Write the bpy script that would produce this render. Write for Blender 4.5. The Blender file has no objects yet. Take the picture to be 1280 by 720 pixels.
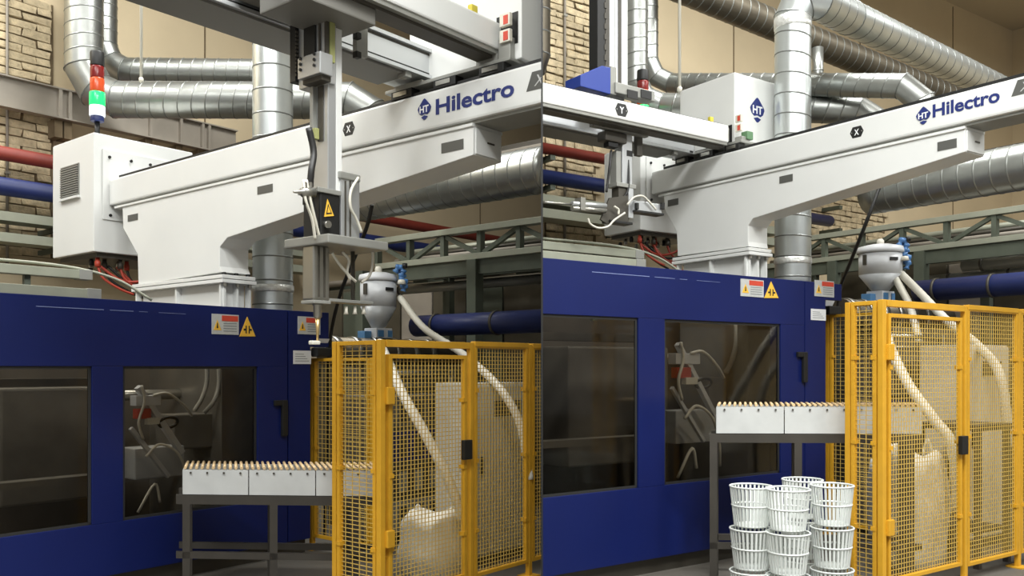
import bpy, bmesh, math, random
from mathutils import Vector, Matrix

# ------------------------------------------------------------------ camera, world, lights, exposure
F, HOR, ZC = 1100.0, 460.0, 1.75          # focal length in px (1280 wide), horizon row, eye height
scene = bpy.context.scene
C = scene.collection
cam_d = bpy.data.cameras.new('camera'); cam = bpy.data.objects.new('camera', cam_d); C.objects.link(cam)
cam_d.sensor_fit = 'HORIZONTAL'; cam_d.sensor_width = 36.0
cam_d.lens = 36.0 * F / 1280.0
cam_d.shift_y = (HOR - 360.0) / 1280.0
cam_d.clip_start = 0.05; cam_d.clip_end = 200
cam.location = (0, 0, ZC); cam.rotation_euler = (math.pi / 2, 0, 0)
scene.camera = cam
vs = scene.view_settings
vs.view_transform = 'Standard'; vs.look = 'None'; vs.gamma = 1.0; vs.use_curve_mapping = False
vs.exposure = 0.0
world = bpy.data.worlds.new('hall_air'); scene.world = world; world.use_nodes = True
wb = world.node_tree.nodes['Background']
wb.inputs[0].default_value = (1.0, 0.99, 0.965, 1); wb.inputs[1].default_value = 0.48

def area(name, loc, rot, sx, sy, power, col=(0.985, 1.0, 0.985)):
    d = bpy.data.lights.new(name, 'AREA'); d.shape = 'RECTANGLE'; d.size = sx; d.size_y = sy
    d.energy = power; d.color = col
    o = bpy.data.objects.new(name, d); C.objects.link(o); o.location = loc; o.rotation_euler = rot
    return o
# hall-roof lamps; some are unseen fills added to brighten the fence and right beam
for i, (x, y, p) in enumerate([(-5.0, 2.5, 420), (-1.6, 1.0, 380), (0.4, -1.2, 480), (-7.5, 8.0, 380), (-2.6, 9.5, 400),
                               (1.8, 2.2, 780), (6.5, 1.0, 580), (10.5, 4.0, 460), (3.4, 9.0, 420), (9.5, 9.5, 420)]):
    area('high_bay_and_fill_lamp', (x, y, 8.3), (0, 0, 0), 3.2, 0.9, p)

# ------------------------------------------------------------------ materials
def lin(c):
    return tuple(((x / 255.0) / 12.92 if x / 255.0 <= 0.04045 else ((x / 255.0 + 0.055) / 1.055) ** 2.4) for x in c)
MATS = {}
def mat(name, rgb, rough=0.5, metal=0.0, var=0.0, scale=6.0, bump=0.0, spec=0.5, rnd=0.0, emit=0.0, stretch=None, bscale=None):
    if name in MATS: return MATS[name]
    m = bpy.data.materials.new(name); m.use_nodes = True
    nt = m.node_tree; bs = nt.nodes['Principled BSDF']
    c = lin(rgb) + (1,)
    bs.inputs['Base Color'].default_value = c
    bs.inputs['Roughness'].default_value = rough; bs.inputs['Metallic'].default_value = metal
    bs.inputs['Specular IOR Level'].default_value = spec
    last = None
    if var > 0 or bump > 0:
        tc = nt.nodes.new('ShaderNodeTexCoord'); mp = nt.nodes.new('ShaderNodeMapping')
        nt.links.new(tc.outputs['Object'], mp.inputs[0])
        if stretch: mp.inputs['Scale'].default_value = stretch
    if var > 0:
        n = nt.nodes.new('ShaderNodeTexNoise'); n.inputs['Scale'].default_value = scale; n.inputs['Detail'].default_value = 6
        nt.links.new(mp.outputs[0], n.inputs['Vector'])
        r = nt.nodes.new('ShaderNodeMapRange'); r.inputs[1].default_value = 0.3; r.inputs[2].default_value = 0.7
        r.inputs[3].default_value = 1 - var; r.inputs[4].default_value = 1 + var
        nt.links.new(n.outputs[0], r.inputs[0])
        v = nt.nodes.new('ShaderNodeHueSaturation'); v.inputs['Color'].default_value = c
        nt.links.new(r.outputs[0], v.inputs['Value']); last = v
    if rnd > 0:
        oi = nt.nodes.new('ShaderNodeObjectInfo')
        r2 = nt.nodes.new('ShaderNodeMapRange'); r2.inputs[3].default_value = 1 - rnd; r2.inputs[4].default_value = 1 + rnd
        nt.links.new(oi.outputs['Random'], r2.inputs[0])
        v2 = nt.nodes.new('ShaderNodeHueSaturation'); v2.inputs['Color'].default_value = c
        if last: nt.links.new(last.outputs[0], v2.inputs['Color'])
        nt.links.new(r2.outputs[0], v2.inputs['Value']); last = v2
    if last: nt.links.new(last.outputs[0], bs.inputs['Base Color'])
    if bump > 0:
        n2 = nt.nodes.new('ShaderNodeTexNoise'); n2.inputs['Scale'].default_value = bscale or scale * 2; n2.inputs['Detail'].default_value = 5
        nt.links.new(mp.outputs[0], n2.inputs['Vector'])
        b = nt.nodes.new('ShaderNodeBump'); b.inputs['Strength'].default_value = bump; b.inputs['Distance'].default_value = 0.02
        nt.links.new(n2.outputs[0], b.inputs['Height']); nt.links.new(b.outputs[0], bs.inputs['Normal'])
    if emit > 0:
        bs.inputs['Emission Color'].default_value = c; bs.inputs['Emission Strength'].default_value = emit
    MATS[name] = m
    return m

M_white = mat('white_paint', (221, 222, 219), 0.38, var=0.03, scale=1.5)
M_blue = mat('blue_machine_paint', (11, 26, 84), 0.40, var=0.06, scale=2.0, spec=0.35)
M_navy = mat('navy_print', (30, 44, 110), 0.5)
M_galv = mat('galvanised_sheet', (160, 162, 158), 0.36, 0.92, var=0.10, scale=5.0, bump=0.12, bscale=3.0)
M_galvd = mat('dusty_galvanised_sheet', (104, 97, 84), 0.5, 0.75, var=0.14, scale=4.0)
M_galvn = mat('new_galvanised_sheet', (202, 207, 206), 0.34, 0.80, var=0.07, scale=4.0, bump=0.08, bscale=3.0)
M_plate = mat('carriage_grey', (116, 114, 108), 0.5, 0.1)
M_seam = mat('duct_seam', (124, 126, 122), 0.5, 0.7)
M_tape = mat('foil_tape', (225, 226, 222), 0.35, 0.6, var=0.15, scale=20, bump=0.4)
M_alu = mat('aluminium_profile', (205, 207, 208), 0.34, 0.75)
M_steel = mat('machined_steel', (170, 168, 160), 0.32, 0.9, var=0.06)
M_grey = mat('grey_plate', (150, 150, 144), 0.45, 0.3, var=0.05)
M_dgrey = mat('dark_grey_plate', (74, 70, 62), 0.5, 0.2, var=0.08)
M_black = mat('black_plastic', (24, 24, 23), 0.5)
M_rubber = mat('dark_rubber', (38, 38, 37), 0.6)
M_label = mat('grey_label', (86, 86, 82), 0.4)
M_paper = mat('label_paper', (188, 190, 188), 0.5, var=0.06, scale=30)
M_lblred = mat('label_red', (200, 72, 52), 0.5)
M_lblyel = mat('label_yellow', (236, 186, 66), 0.5)
M_ink = mat('label_ink', (40, 36, 26), 0.6)
M_inkg = mat('label_grey_ink', (136, 140, 140), 0.6)
M_yel = mat('yellow_fence_paint', (208, 156, 40), 0.42, var=0.06, scale=8)
M_wire = mat('fence_wire', (198, 166, 84), 0.5, 0.0)
M_red = mat('red_pipe_paint', (132, 52, 40), 0.5, var=0.10, scale=5)
M_bpipe = mat('blue_pipe_paint', (30, 42, 92), 0.45, var=0.08, scale=5)
M_gtray = mat('grey_green_steel', (150, 152, 136), 0.5, 0.2, var=0.08, scale=5)
M_gsteel = mat('green_grey_steel', (82, 88, 76), 0.55, 0.1, var=0.15, scale=4)
M_ibeam = mat('painted_girder', (148, 140, 128), 0.6, var=0.10, scale=3)
M_plaster = mat('beige_plaster', (203, 186, 154), 0.9, var=0.06, scale=0.9, bump=0.08, bscale=12)
M_mortar = mat('dirty_mortar', (112, 97, 74), 0.95, var=0.15, scale=8)
M_brick = mat('whitewashed_brick', (200, 183, 150), 0.9, var=0.2, scale=14, bump=0.6, bscale=30, rnd=0.14)
M_floor = mat('concrete_floor', (92, 88, 81), 0.6, var=0.12, scale=2.0, bump=0.1)
M_ceil = mat('ceiling_paint', (196, 184, 160), 0.9)
M_part = mat('partition_sheet', (140, 138, 132), 0.7)
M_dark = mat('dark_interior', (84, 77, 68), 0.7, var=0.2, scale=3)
M_mach = mat('machine_interior_grey', (118, 114, 106), 0.45, 0.4, var=0.12, scale=5)
M_hose = mat('grey_hose', (170, 168, 158), 0.5)
M_hosew = mat('white_hose', (214, 210, 196), 0.5)
M_redh = mat('red_cable', (178, 66, 48), 0.5)
M_blackh = mat('black_cable', (30, 29, 28), 0.5)
M_hop = mat('hopper_enamel', (206, 208, 210), 0.35, var=0.03)
M_hopg = mat('hopper_cone', (172, 174, 174), 0.4, 0.1, var=0.05)
M_lblue = mat('light_blue_block', (84, 132, 178), 0.5)
M_bag = mat('blue_film', (74, 118, 170), 0.3, var=0.2, scale=20)
M_wood = mat('pale_wood_roller', (214, 186, 142), 0.55, rnd=0.10)
M_apron = mat('white_apron', (206, 208, 206), 0.4, 0.2, var=0.06, scale=6)
M_frame = mat('dark_steel_frame', (72, 68, 62), 0.5, 0.4, var=0.1)
M_basket = mat('white_basket', (214, 218, 214), 0.4)
M_sack = mat('white_sack', (216, 212, 200), 0.8, var=0.06, bump=0.5, scale=4)
M_tgreen = mat('lamp_green', (30, 196, 96), 0.2, emit=1.5)
M_twhite = mat('lamp_white', (235, 240, 250), 0.25, emit=0.5)
M_tora = mat('lamp_orange', (200, 76, 34), 0.25)
M_tred = mat('lamp_red', (118, 24, 22), 0.25)
M_streak = mat('pale_streak', (120, 132, 176), 0.5)

def glass_mat():
    m = bpy.data.materials.new('tinted_pane'); m.use_nodes = True; nt = m.node_tree
    nt.nodes.remove(nt.nodes['Principled BSDF']); out = nt.nodes['Material Output']
    t = nt.nodes.new('ShaderNodeBsdfTransparent'); t.inputs[0].default_value = (0.72, 0.70, 0.66, 1)
    g = nt.nodes.new('ShaderNodeBsdfGlossy'); g.inputs['Roughness'].default_value = 0.06
    fr = nt.nodes.new('ShaderNodeFresnel'); fr.inputs[0].default_value = 1.25
    mx = nt.nodes.new('ShaderNodeMixShader')
    nt.links.new(fr.outputs[0], mx.inputs[0]); nt.links.new(t.outputs[0], mx.inputs[1]); nt.links.new(g.outputs[0], mx.inputs[2])
    nt.links.new(mx.outputs[0], out.inputs[0]); return m
M_glass = glass_mat()

# ------------------------------------------------------------------ bays and mesh helpers
KP = 37.5 / F                                     # the partition stands on the line x = KP * y
class Bay:
    def __init__(s, yaw, side, name):
        y = math.radians(yaw); s.U = (math.sin(y), -math.cos(y)); s.V = (math.cos(y), math.sin(y))
        s.ang = y - math.pi / 2; s.side = side; s.name = name
        n = Vector((1, -KP)).normalized()
        s.n = (n.x * s.U[0] + n.y * s.U[1], n.x * s.V[0] + n.y * s.V[1])
    def ray(s, px, py):
        x = (px - 640) / F
        return (x * s.U[0] + s.U[1], x * s.V[0] + s.V[1], (HOR - py) / F)
    def u(s, px, py, c):
        d = s.ray(px, py); t = c / d[0]; return Vector((c, d[1] * t, ZC + d[2] * t))
    def v(s, px, py, c):
        d = s.ray(px, py); t = c / d[1]; return Vector((d[0] * t, c, ZC + d[2] * t))
    def z(s, px, py, c):
        d = s.ray(px, py); t = (c - ZC) / d[2]; return Vector((d[0] * t, d[1] * t, c))
    def t(s, px, py, t):
        d = s.ray(px, py); return Vector((d[0] * t, d[1] * t, ZC + d[2] * t))
    def W(s, p):
        return Vector((p[0] * s.U[0] + p[1] * s.V[0], p[0] * s.U[1] + p[1] * s.V[1], p[2]))
    def dist(s, p):                                # signed distance from the partition (positive = its own side)
        return (p[0] * s.n[0] + p[1] * s.n[1]) * s.side
L = Bay(51.0, -1, 'left'); R = Bay(35.0, 1, 'right')

def base_of(o):
    while o.parent: o = o.parent
    return Vector(o['_b'])

class MB:
    def __init__(s): s.v = []; s.f = []; s.sm = []; s.mi = None
    def add(s, vs_, fs, smooth=False):
        k = len(s.v); s.v += [Vector(p) for p in vs_]
        for f in fs: s.f.append(tuple(i + k for i in f)); s.sm.append(smooth)
        return s
    def box(s, a, b):
        x0, x1 = sorted((a[0], b[0])); y0, y1 = sorted((a[1], b[1])); z0, z1 = sorted((a[2], b[2]))
        return s.add([(x0,y0,z0),(x1,y0,z0),(x1,y1,z0),(x0,y1,z0),(x0,y0,z1),(x1,y0,z1),(x1,y1,z1),(x0,y1,z1)],
                     [(0,3,2,1),(4,5,6,7),(0,1,5,4),(1,2,6,5),(2,3,7,6),(3,0,4,7)])
    def prism(s, pts, d):
        """closed outline pts swept by vector d"""
        d = Vector(d); n = len(pts); P = [Vector(p) for p in pts]
        return s.add(P + [p + d for p in P], [tuple(range(n))[::-1], tuple(range(n, 2 * n))] +
                     [(i, (i + 1) % n, n + (i + 1) % n, n + i) for i in range(n)])
    def bar(s, a, b, w, h, up=(0, 0, 1)):
        a = Vector(a); b = Vector(b); d = (b - a).normalized(); up = Vector(up)
        sd = d.cross(up)
        if sd.length < 1e-4: sd = d.cross(Vector((1, 0, 0)))
        sd.normalize(); up = sd.cross(d)
        q = [(-w/2, -h/2), (w/2, -h/2), (w/2, h/2), (-w/2, h/2)]
        return s.prism([a + sd * i + up * j for i, j in q], b - a)
    def tube(s, path, r, n=10, cap=True, smooth=True):
        P = [Vector(p) for p in path]; m = len(P)
        rr = r if isinstance(r, (list, tuple)) else [r] * m
        rings = tube_rings(P, rr, n)
        k = [p for g in rings for p in g]
        fs = []
        for i in range(m - 1):
            for j in range(n):
                fs.append((i*n + j, i*n + (j+1) % n, (i+1)*n + (j+1) % n, (i+1)*n + j))
        k0 = len(s.v); s.add(k, fs, smooth)
        if cap:
            s.f.append(tuple(k0 + j for j in range(n))[::-1]); s.sm.append(False)
            s.f.append(tuple(k0 + (m-1)*n + j for j in range(n))); s.sm.append(False)
        return s
    def lathe(s, c, prof, n=20, smooth=True):
        """prof: list of (radius, height) above point c"""
        c = Vector(c); vs_ = []; fs = []
        for r, h in prof:
            for j in range(n):
                a = 2 * math.pi * j / n
                vs_.append(c + Vector((r * math.cos(a), r * math.sin(a), h)))
        for i in range(len(prof) - 1):
            for j in range(n):
                fs.append((i*n + j, i*n + (j+1) % n, (i+1)*n + (j+1) % n, (i+1)*n + j))
        k0 = len(s.v); s.add(vs_, fs, smooth)
        s.f.append(tuple(k0 + j for j in range(n))[::-1]); s.sm.append(False)
        s.f.append(tuple(k0 + (len(prof)-1)*n + j for j in range(n))); s.sm.append(False)
        return s
    def mesh(s, name, bay=None, off=Vector((0, 0, 0)), bevel=0):
        me = bpy.data.meshes.new(name); bm = bmesh.new()
        vv = [bm.verts.new(p) for p in s.v]
        for fi, (f, sm) in enumerate(zip(s.f, s.sm)):
            try:
                q = bm.faces.new([vv[i] for i in f]); q.smooth = sm
                if s.mi and fi < len(s.mi): q.material_index = s.mi[fi]
            except ValueError: pass
        bmesh.ops.recalc_face_normals(bm, faces=bm.faces)
        if bevel:
            es = [e for e in bm.edges if len(e.link_faces) == 2 and e.calc_face_angle(0) > 0.6]
            bmesh.ops.bevel(bm, geom=es, offset=bevel, segments=2, profile=0.6, affect='EDGES', clamp_overlap=True)
        if bay and any(bay.dist(v.co) < 0.006 for v in bm.verts):
            if not any(bay.dist(v.co) > 0.008 for v in bm.verts):
                bm.free(); return None
            no = Vector((bay.n[0], bay.n[1], 0)) * bay.side
            r_ = bmesh.ops.bisect_plane(bm, geom=bm.verts[:] + bm.edges[:] + bm.faces[:], plane_co=no * 0.006, plane_no=no, clear_inner=True)
            ed = [g for g in r_['geom_cut'] if isinstance(g, bmesh.types.BMEdge)]
            bmesh.ops.holes_fill(bm, edges=ed, sides=0)
            bmesh.ops.recalc_face_normals(bm, faces=bm.faces)
        for v in bm.verts: v.co -= off
        bm.to_mesh(me); bm.free()
        return me
    def build(s, name, m, parent, bay, bevel=0, kind=None, label=None):
        """a mesh part under a thing or part (coordinates are bay coordinates)"""
        me = s.mesh(name, bay, base_of(parent), bevel)
        if me is None or not me.vertices: return None
        me.materials.append(m)
        o = bpy.data.objects.new(name, me); C.objects.link(o); o.parent = parent
        if kind: o['kind'] = kind
        if label: o['label'] = label
        return o
    def solo(s, name, m, bay, label, cat, group=None, bevel=0, kind=None, base=None):
        """a thing that is one mesh"""
        if base is None:
            xs = [p.x for p in s.v]; ys = [p.y for p in s.v]; zs = [p.z for p in s.v]
            base = Vector(((min(xs)+max(xs))/2, (min(ys)+max(ys))/2, min(zs)))
        base = Vector(base)
        me = s.mesh(name, bay, base, bevel)
        if me is None or not me.vertices: return None
        me.materials.append(m)
        o = bpy.data.objects.new(name, me); C.objects.link(o)
        place(o, bay, base)
        if kind: o['kind'] = kind
        if label: o['label'] = label
        if cat: o['category'] = cat
        if group: o['group'] = group
        return o

def place(o, bay, base):
    o.location = bay.W(base); o.rotation_euler = (0, 0, bay.ang); o['_b'] = tuple(base)
def thing(name, bay, base, label, cat, group=None):
    o = bpy.data.objects.new(name, None); C.objects.link(o); o.empty_display_size = 0.1
    place(o, bay, Vector(base)); o['label'] = label; o['category'] = cat
    if group: o['group'] = group
    return o
def tube_rings(P, rr, n):
    m = len(P); tg = []
    for i in range(m):
        a = (P[i] - P[i-1]).normalized() if i > 0 else None
        b = (P[i+1] - P[i]).normalized() if i < m - 1 else None
        tg.append((a, b))
    t0 = tg[0][1]; up = Vector((0, 0, 1)) if abs(t0.z) < 0.9 else Vector((1, 0, 0))
    x = t0.cross(up).normalized(); rings = []; cur = t0; dirv = None
    for i in range(m):
        a, b = tg[i]; a = a or b; b = b or a
        # transport x from the incoming direction to the mitre plane
        t = (a + b).normalized(); c = max(0.35, t.dot(a))
        q = cur.rotation_difference(a); x = q @ x; cur = a
        y = cur.cross(x).normalized()
        ring = []
        for j in range(n):
            an = 2 * math.pi * j / n
            o = (x * math.cos(an) + y * math.sin(an)) * rr[i]
            o = o - a * (o.dot(t) / c)          # slide along the tube on to the mitre plane
            ring.append(P[i] + o)
        rings.append(ring)
        q = cur.rotation_difference(b); x = q @ x; cur = b
    return rings

def smooth_path(pts, sub=6):
    P = [Vector(p) for p in pts]; Q = [P[0] * 2 - P[1]] + P + [P[-1] * 2 - P[-2]]; out = []
    for i in range(1, len(Q) - 2):
        for k in range(sub):
            t = k / sub; a, b, c, d = Q[i-1], Q[i], Q[i+1], Q[i+2]
            out.append(0.5 * ((2*b) + (c-a)*t + (2*a-5*b+4*c-d)*t*t + (3*b-a-3*c+d)*t*t*t))
    out.append(P[-1]); return out

def duct(bay, pts, r, label, seam=0.16, m=None, names=None, n=20, ridge=0.004, extra=None):
    """spiral duct: mitred tube along pts; every straight run and elbow gore is a part with raised seams"""
    m = m or M_galv
    P = [Vector(p) for p in pts]; base = min(P, key=lambda p: p.z).copy()
    root = thing('ventilation_duct', bay, base, label, 'duct')
    full = tube_rings(P, [r] * len(P), n)
    for i in range(len(P) - 1):
        d = P[i+1] - P[i]; ln = d.length; du = d / ln
        rings = [full[i]]; seams = set()
        k = max(0, int(ln / seam)); c0 = P[i]
        def ring_at(t, f):
            out = []
            for a, b in zip(full[i], full[i+1]):
                q = a.lerp(b, t); ax = P[i] + du * (q - P[i]).dot(du); out.append(ax + (q - ax) * f)
            return out
        if ln > seam * 1.6:
            for j in range(1, k):
                t = j / k; e = 0.007 / ln; f = 1 + ridge / r
                seams.update((len(rings) + 1, len(rings) + 2, len(rings) + 3))
                rings += [ring_at(t - 1.6*e, 1), ring_at(t - e, 1), ring_at(t - e*0.4, f), ring_at(t + e*0.4, f), ring_at(t + e, 1), ring_at(t + 1.6*e, 1)]
        rings.append(full[i+1])
        mb = MB(); vs_ = [p for g in rings for p in g]; fs = []
        for a in range(len(rings) - 1):
            for j in range(n): fs.append((a*n + j, a*n + (j+1) % n, (a+1)*n + (j+1) % n, (a+1)*n + j))
        mb.add(vs_, fs, True)
        if i == 0: mb.f.append(tuple(range(n))); mb.sm.append(False)
        if i == len(P) - 2: mb.f.append(tuple((len(rings)-1)*n + j for j in range(n))); mb.sm.append(False)
        mb.mi = [1 if q // n in seams else 0 for q in range((len(rings) - 1) * n)]
        po = mb.build('elbow_section' if ln < 0.75 else 'straight_section', m, root, bay)
        if po: po.data.materials.append(M_seam)
        if i > 0:                                   # joint collar at every mitre
            cr = [c_ + (p - c_) * 1.0 for p, c_ in zip(full[i], [P[i]] * n)]
            col = MB(); A = [p + (p - P[i]) * 0.035 - du * 0.006 for p in full[i]]; B = [p + (p - P[i]) * 0.035 + du * 0.006 for p in full[i]]
            A0 = [p - (p - P[i]) * 0.02 - du * 0.006 for p in full[i]]; B0 = [p - (p - P[i]) * 0.02 + du * 0.006 for p in full[i]]
            vs_ = A + B + B0 + A0; fs = []
            for j in range(n):
                k2 = (j + 1) % n
                for a in range(4): fs.append((a*n + j, a*n + k2, ((a+1) % 4)*n + k2, ((a+1) % 4)*n + j))
            col.add(vs_, fs, True).build('joint_ring', M_seam, root, bay)
    return root

_txt = {}
def text_faces(s, bold=0.0, shear=0.0, depth=0.0):
    """triangulated glyph outlines of s: (verts2d, faces), 1 unit = font size"""
    key = (s, bold, shear)
    if key in _txt: return _txt[key]
    cu = bpy.data.curves.new('glyphs', 'FONT'); cu.body = s; cu.size = 1.0; cu.offset = bold; cu.shear = shear
    cu.resolution_u = 3; cu.align_x = 'LEFT'
    ob = bpy.data.objects.new('glyphs', cu); C.objects.link(ob)
    dg = bpy.context.evaluated_depsgraph_get(); dg.update()
    me = bpy.data.meshes.new_from_object(ob.evaluated_get(dg))
    vs_ = [(v.co.x, v.co.y) for v in me.vertices]; fs = [tuple(p.vertices) for p in me.polygons]
    bpy.data.objects.remove(ob); bpy.data.meshes.remove(me); bpy.data.curves.remove(cu)
    _txt[key] = (vs_, fs); return _txt[key]
def text_on(s, org, ax, up, size, out, bold=0.02, shear=0.0, width=None):
    """glyph mesh lying on a surface: org = lower left corner, ax / up in-plane axes, out = offset normal"""
    vs_, fs = text_faces(s, bold, shear); mb = MB()
    w = max(v[0] for v in vs_) - min(v[0] for v in vs_); x0 = min(v[0] for v in vs_)
    sx = width / w if width else size
    org = Vector(org); ax = Vector(ax); up = Vector(up); out = Vector(out)
    return mb.add([org + ax * ((x - x0) * sx) + up * (y * size) + out for x, y in vs_], fs)

# ------------------------------------------------------------------ the setting
def struct(name, mb, m, bay, base=(0, 0, 0)):
    me = mb.mesh(name, bay, Vector(base)); me.materials.append(m)
    o = bpy.data.objects.new(name, me); C.objects.link(o); o['kind'] = 'structure'
    if bay: place(o, bay, Vector(base))
    else: o['_b'] = tuple(base); o.location = base
    return o
ZCEIL = 8.9
struct('floor', MB().box((-16, -6, -0.1), (26, 26, 0)), M_floor, None)
WALL = {L: -12.0, R: -9.2}
struct('ceiling', MB().box((-16, -2, ZCEIL), (26, 26, ZCEIL + 0.2)), M_ceil, None)
wl = struct('wall_left', MB().box((-12.3, -6.0, 0), (-12.0, 16.6, ZCEIL)), M_plaster, L)
wr = struct('wall_back', MB().box((-9.5, -2.0, 0), (-9.2, 19.4, ZCEIL)), M_plaster, R)
struct('wall_right', MB().box((-9.2, 19.4, 0), (6.0, 19.7, ZCEIL)), M_plaster, R)
# thin sheet partition between the two bays, seen edge-on
pd = Vector((KP, 1, 0)).normalized(); pn = Vector((pd.y, -pd.x, 0))
Y0, Y1 = 4.3, 20.2
pb = MB().prism([pd * Y0 + pn * 0.003, pd * Y1 + pn * 0.003, pd * Y1 - pn * 0.003, pd * Y0 - pn * 0.003], (0, 0, ZCEIL))
struct('wall_partition', pb, M_part, None)
tb = MB().prism([pd * (Y0 - 0.03) + pn * 0.0045, pd * Y0 + pn * 0.0045, pd * Y0 - pn * 0.0045, pd * (Y0 - 0.03) - pn * 0.0045], (0, 0, ZCEIL))
struct('trim_1', tb, M_black, None)

# brickwork: every brick proud of the mortar bed
random.seed(4)
def brick_mesh(l, h, seed):
    rd = random.Random(seed); mb = MB().box((0, 0, 0), (0.022, l, h))
    for p in mb.v: p += Vector((rd.uniform(-0.006, 0.010), rd.uniform(-0.02, 0.014), rd.uniform(-0.014, 0.010)))
    me = mb.mesh('brick', bevel=0.007); me.materials.append(M_brick); return me
def brickwork(bay, wall, areas, l=0.30, h=0.098):
    meshes = [brick_mesh(l - 0.02, h - 0.016, i) for i in range(12)] + [brick_mesh(l * 0.5 - 0.02, h - 0.016, 20 + i) for i in range(2)]
    W = WALL[bay]; cnt = 0
    for (v0, v1, z0, z1) in areas:
        bd = MB().box((W, v0, z0), (W + 0.014, v1, z1)).build('mortar_bed', M_mortar, wall, bay)
        row = 0; z = z0
        while z + h * 0.6 < z1:
            v = v0 - (l / 2 if row % 2 else 0)
            while v < v1 - 0.06:
                a = max(v, v0); b = min(v + l, v1)
                half = (b - a) < l * 0.75
                if bay.dist((W + 0.04, a, 0)) > 0.02 and bay.dist((W + 0.04, b, 0)) > 0.02:
                    me = random.choice(meshes[12:] if half else meshes[:12])
                    o = bpy.data.objects.new('brick', me); C.objects.link(o); o.parent = wall
                    o.location = (W + 0.010 + random.uniform(-0.004, 0.010), a + 0.01 + random.uniform(-0.01, 0.01), z + 0.008 + random.uniform(-0.006, 0.006)); cnt += 1
                v += l
            z += h; row += 1
    return cnt
def wv(b, px): return b.u(px, 100, WALL[b]).y
def wz(b, px, py): return b.u(px, py, WALL[b]).z
nL = brickwork(L, wl, [(wv(L, -12), wv(L, 66), wz(L, 30, 320), wz(L, 30, -4))], l=0.36, h=0.108)
nR = brickwork(R, wr, [(wv(R, 681), wv(R, 744), wz(R, 710, 318), wz(R, 710, -4)),
                       (wv(R, 1012), wv(R, 1105), wz(R, 1060, 312), wz(R, 1060, 236))], l=0.32, h=0.094)
print('bricks', nL, nR)
# plaster panel joints
for b, w, pxs in ((L, wl, (256, 600)), (R, wr, (917, 1075, 1191))):
    for px in pxs:
        v = wv(b, px); MB().box((WALL[b], v - 0.012, 3.0), (WALL[b] + 0.006, v + 0.012, ZCEIL - 0.05)).build('panel_joint', M_mortar, w, b)

# ------------------------------------------------------------------ moulding machine
UP = Vector((0, 0, 1))
def warning_plate(b, root, c, pxa, pxb, ya, yb):
    """paper plate with red strip, warning triangle and print lines on the +u face at plane c"""
    p0 = b.u(pxa, yb, c); p1 = b.u(pxb, ya, c); v0, v1 = p0.y, p1.y; z0 = b.u((pxa+pxb)/2, yb, c).z; z1 = b.u((pxa+pxb)/2, ya, c).z
    w = v1 - v0; h = z1 - z0
    pl = MB().box((c, v0, z0), (c + 0.006, v1, z1)).build('warning_plate', M_paper, root, b, label='grey warning plate with red strip')
    if pl is None: return
    MB().box((c + 0.006, v0 + w*0.36, z1 - h*0.34), (c + 0.008, v1 - w*0.03, z1 - h*0.06)).build('red_strip', M_lblred, pl, b)
    tri = [(0.05, 0.2), (0.34, 0.2), (0.195, 0.72)]
    MB().prism([(c + 0.006, v0 + w*a, z0 + h*t) for a, t in tri], (0.002, 0, 0)).build('yellow_triangle', M_lblyel, pl, b)
    MB().prism([(c + 0.008, v0 + w*(0.195 + a), z0 + h*t) for a, t in ((-0.03, 0.3), (0.03, 0.3), (0.015, 0.56), (-0.015, 0.56))], (0.001, 0, 0)).build('flame_mark', M_ink, pl, b)
    for i in range(4):
        t = 0.14 + i * 0.13
        MB().box((c + 0.006, v0 + w*0.42, z0 + h*t), (c + 0.0075, v1 - w*0.08, z0 + h*(t + 0.05))).build('print_line', M_inkg, pl, b)

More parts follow.
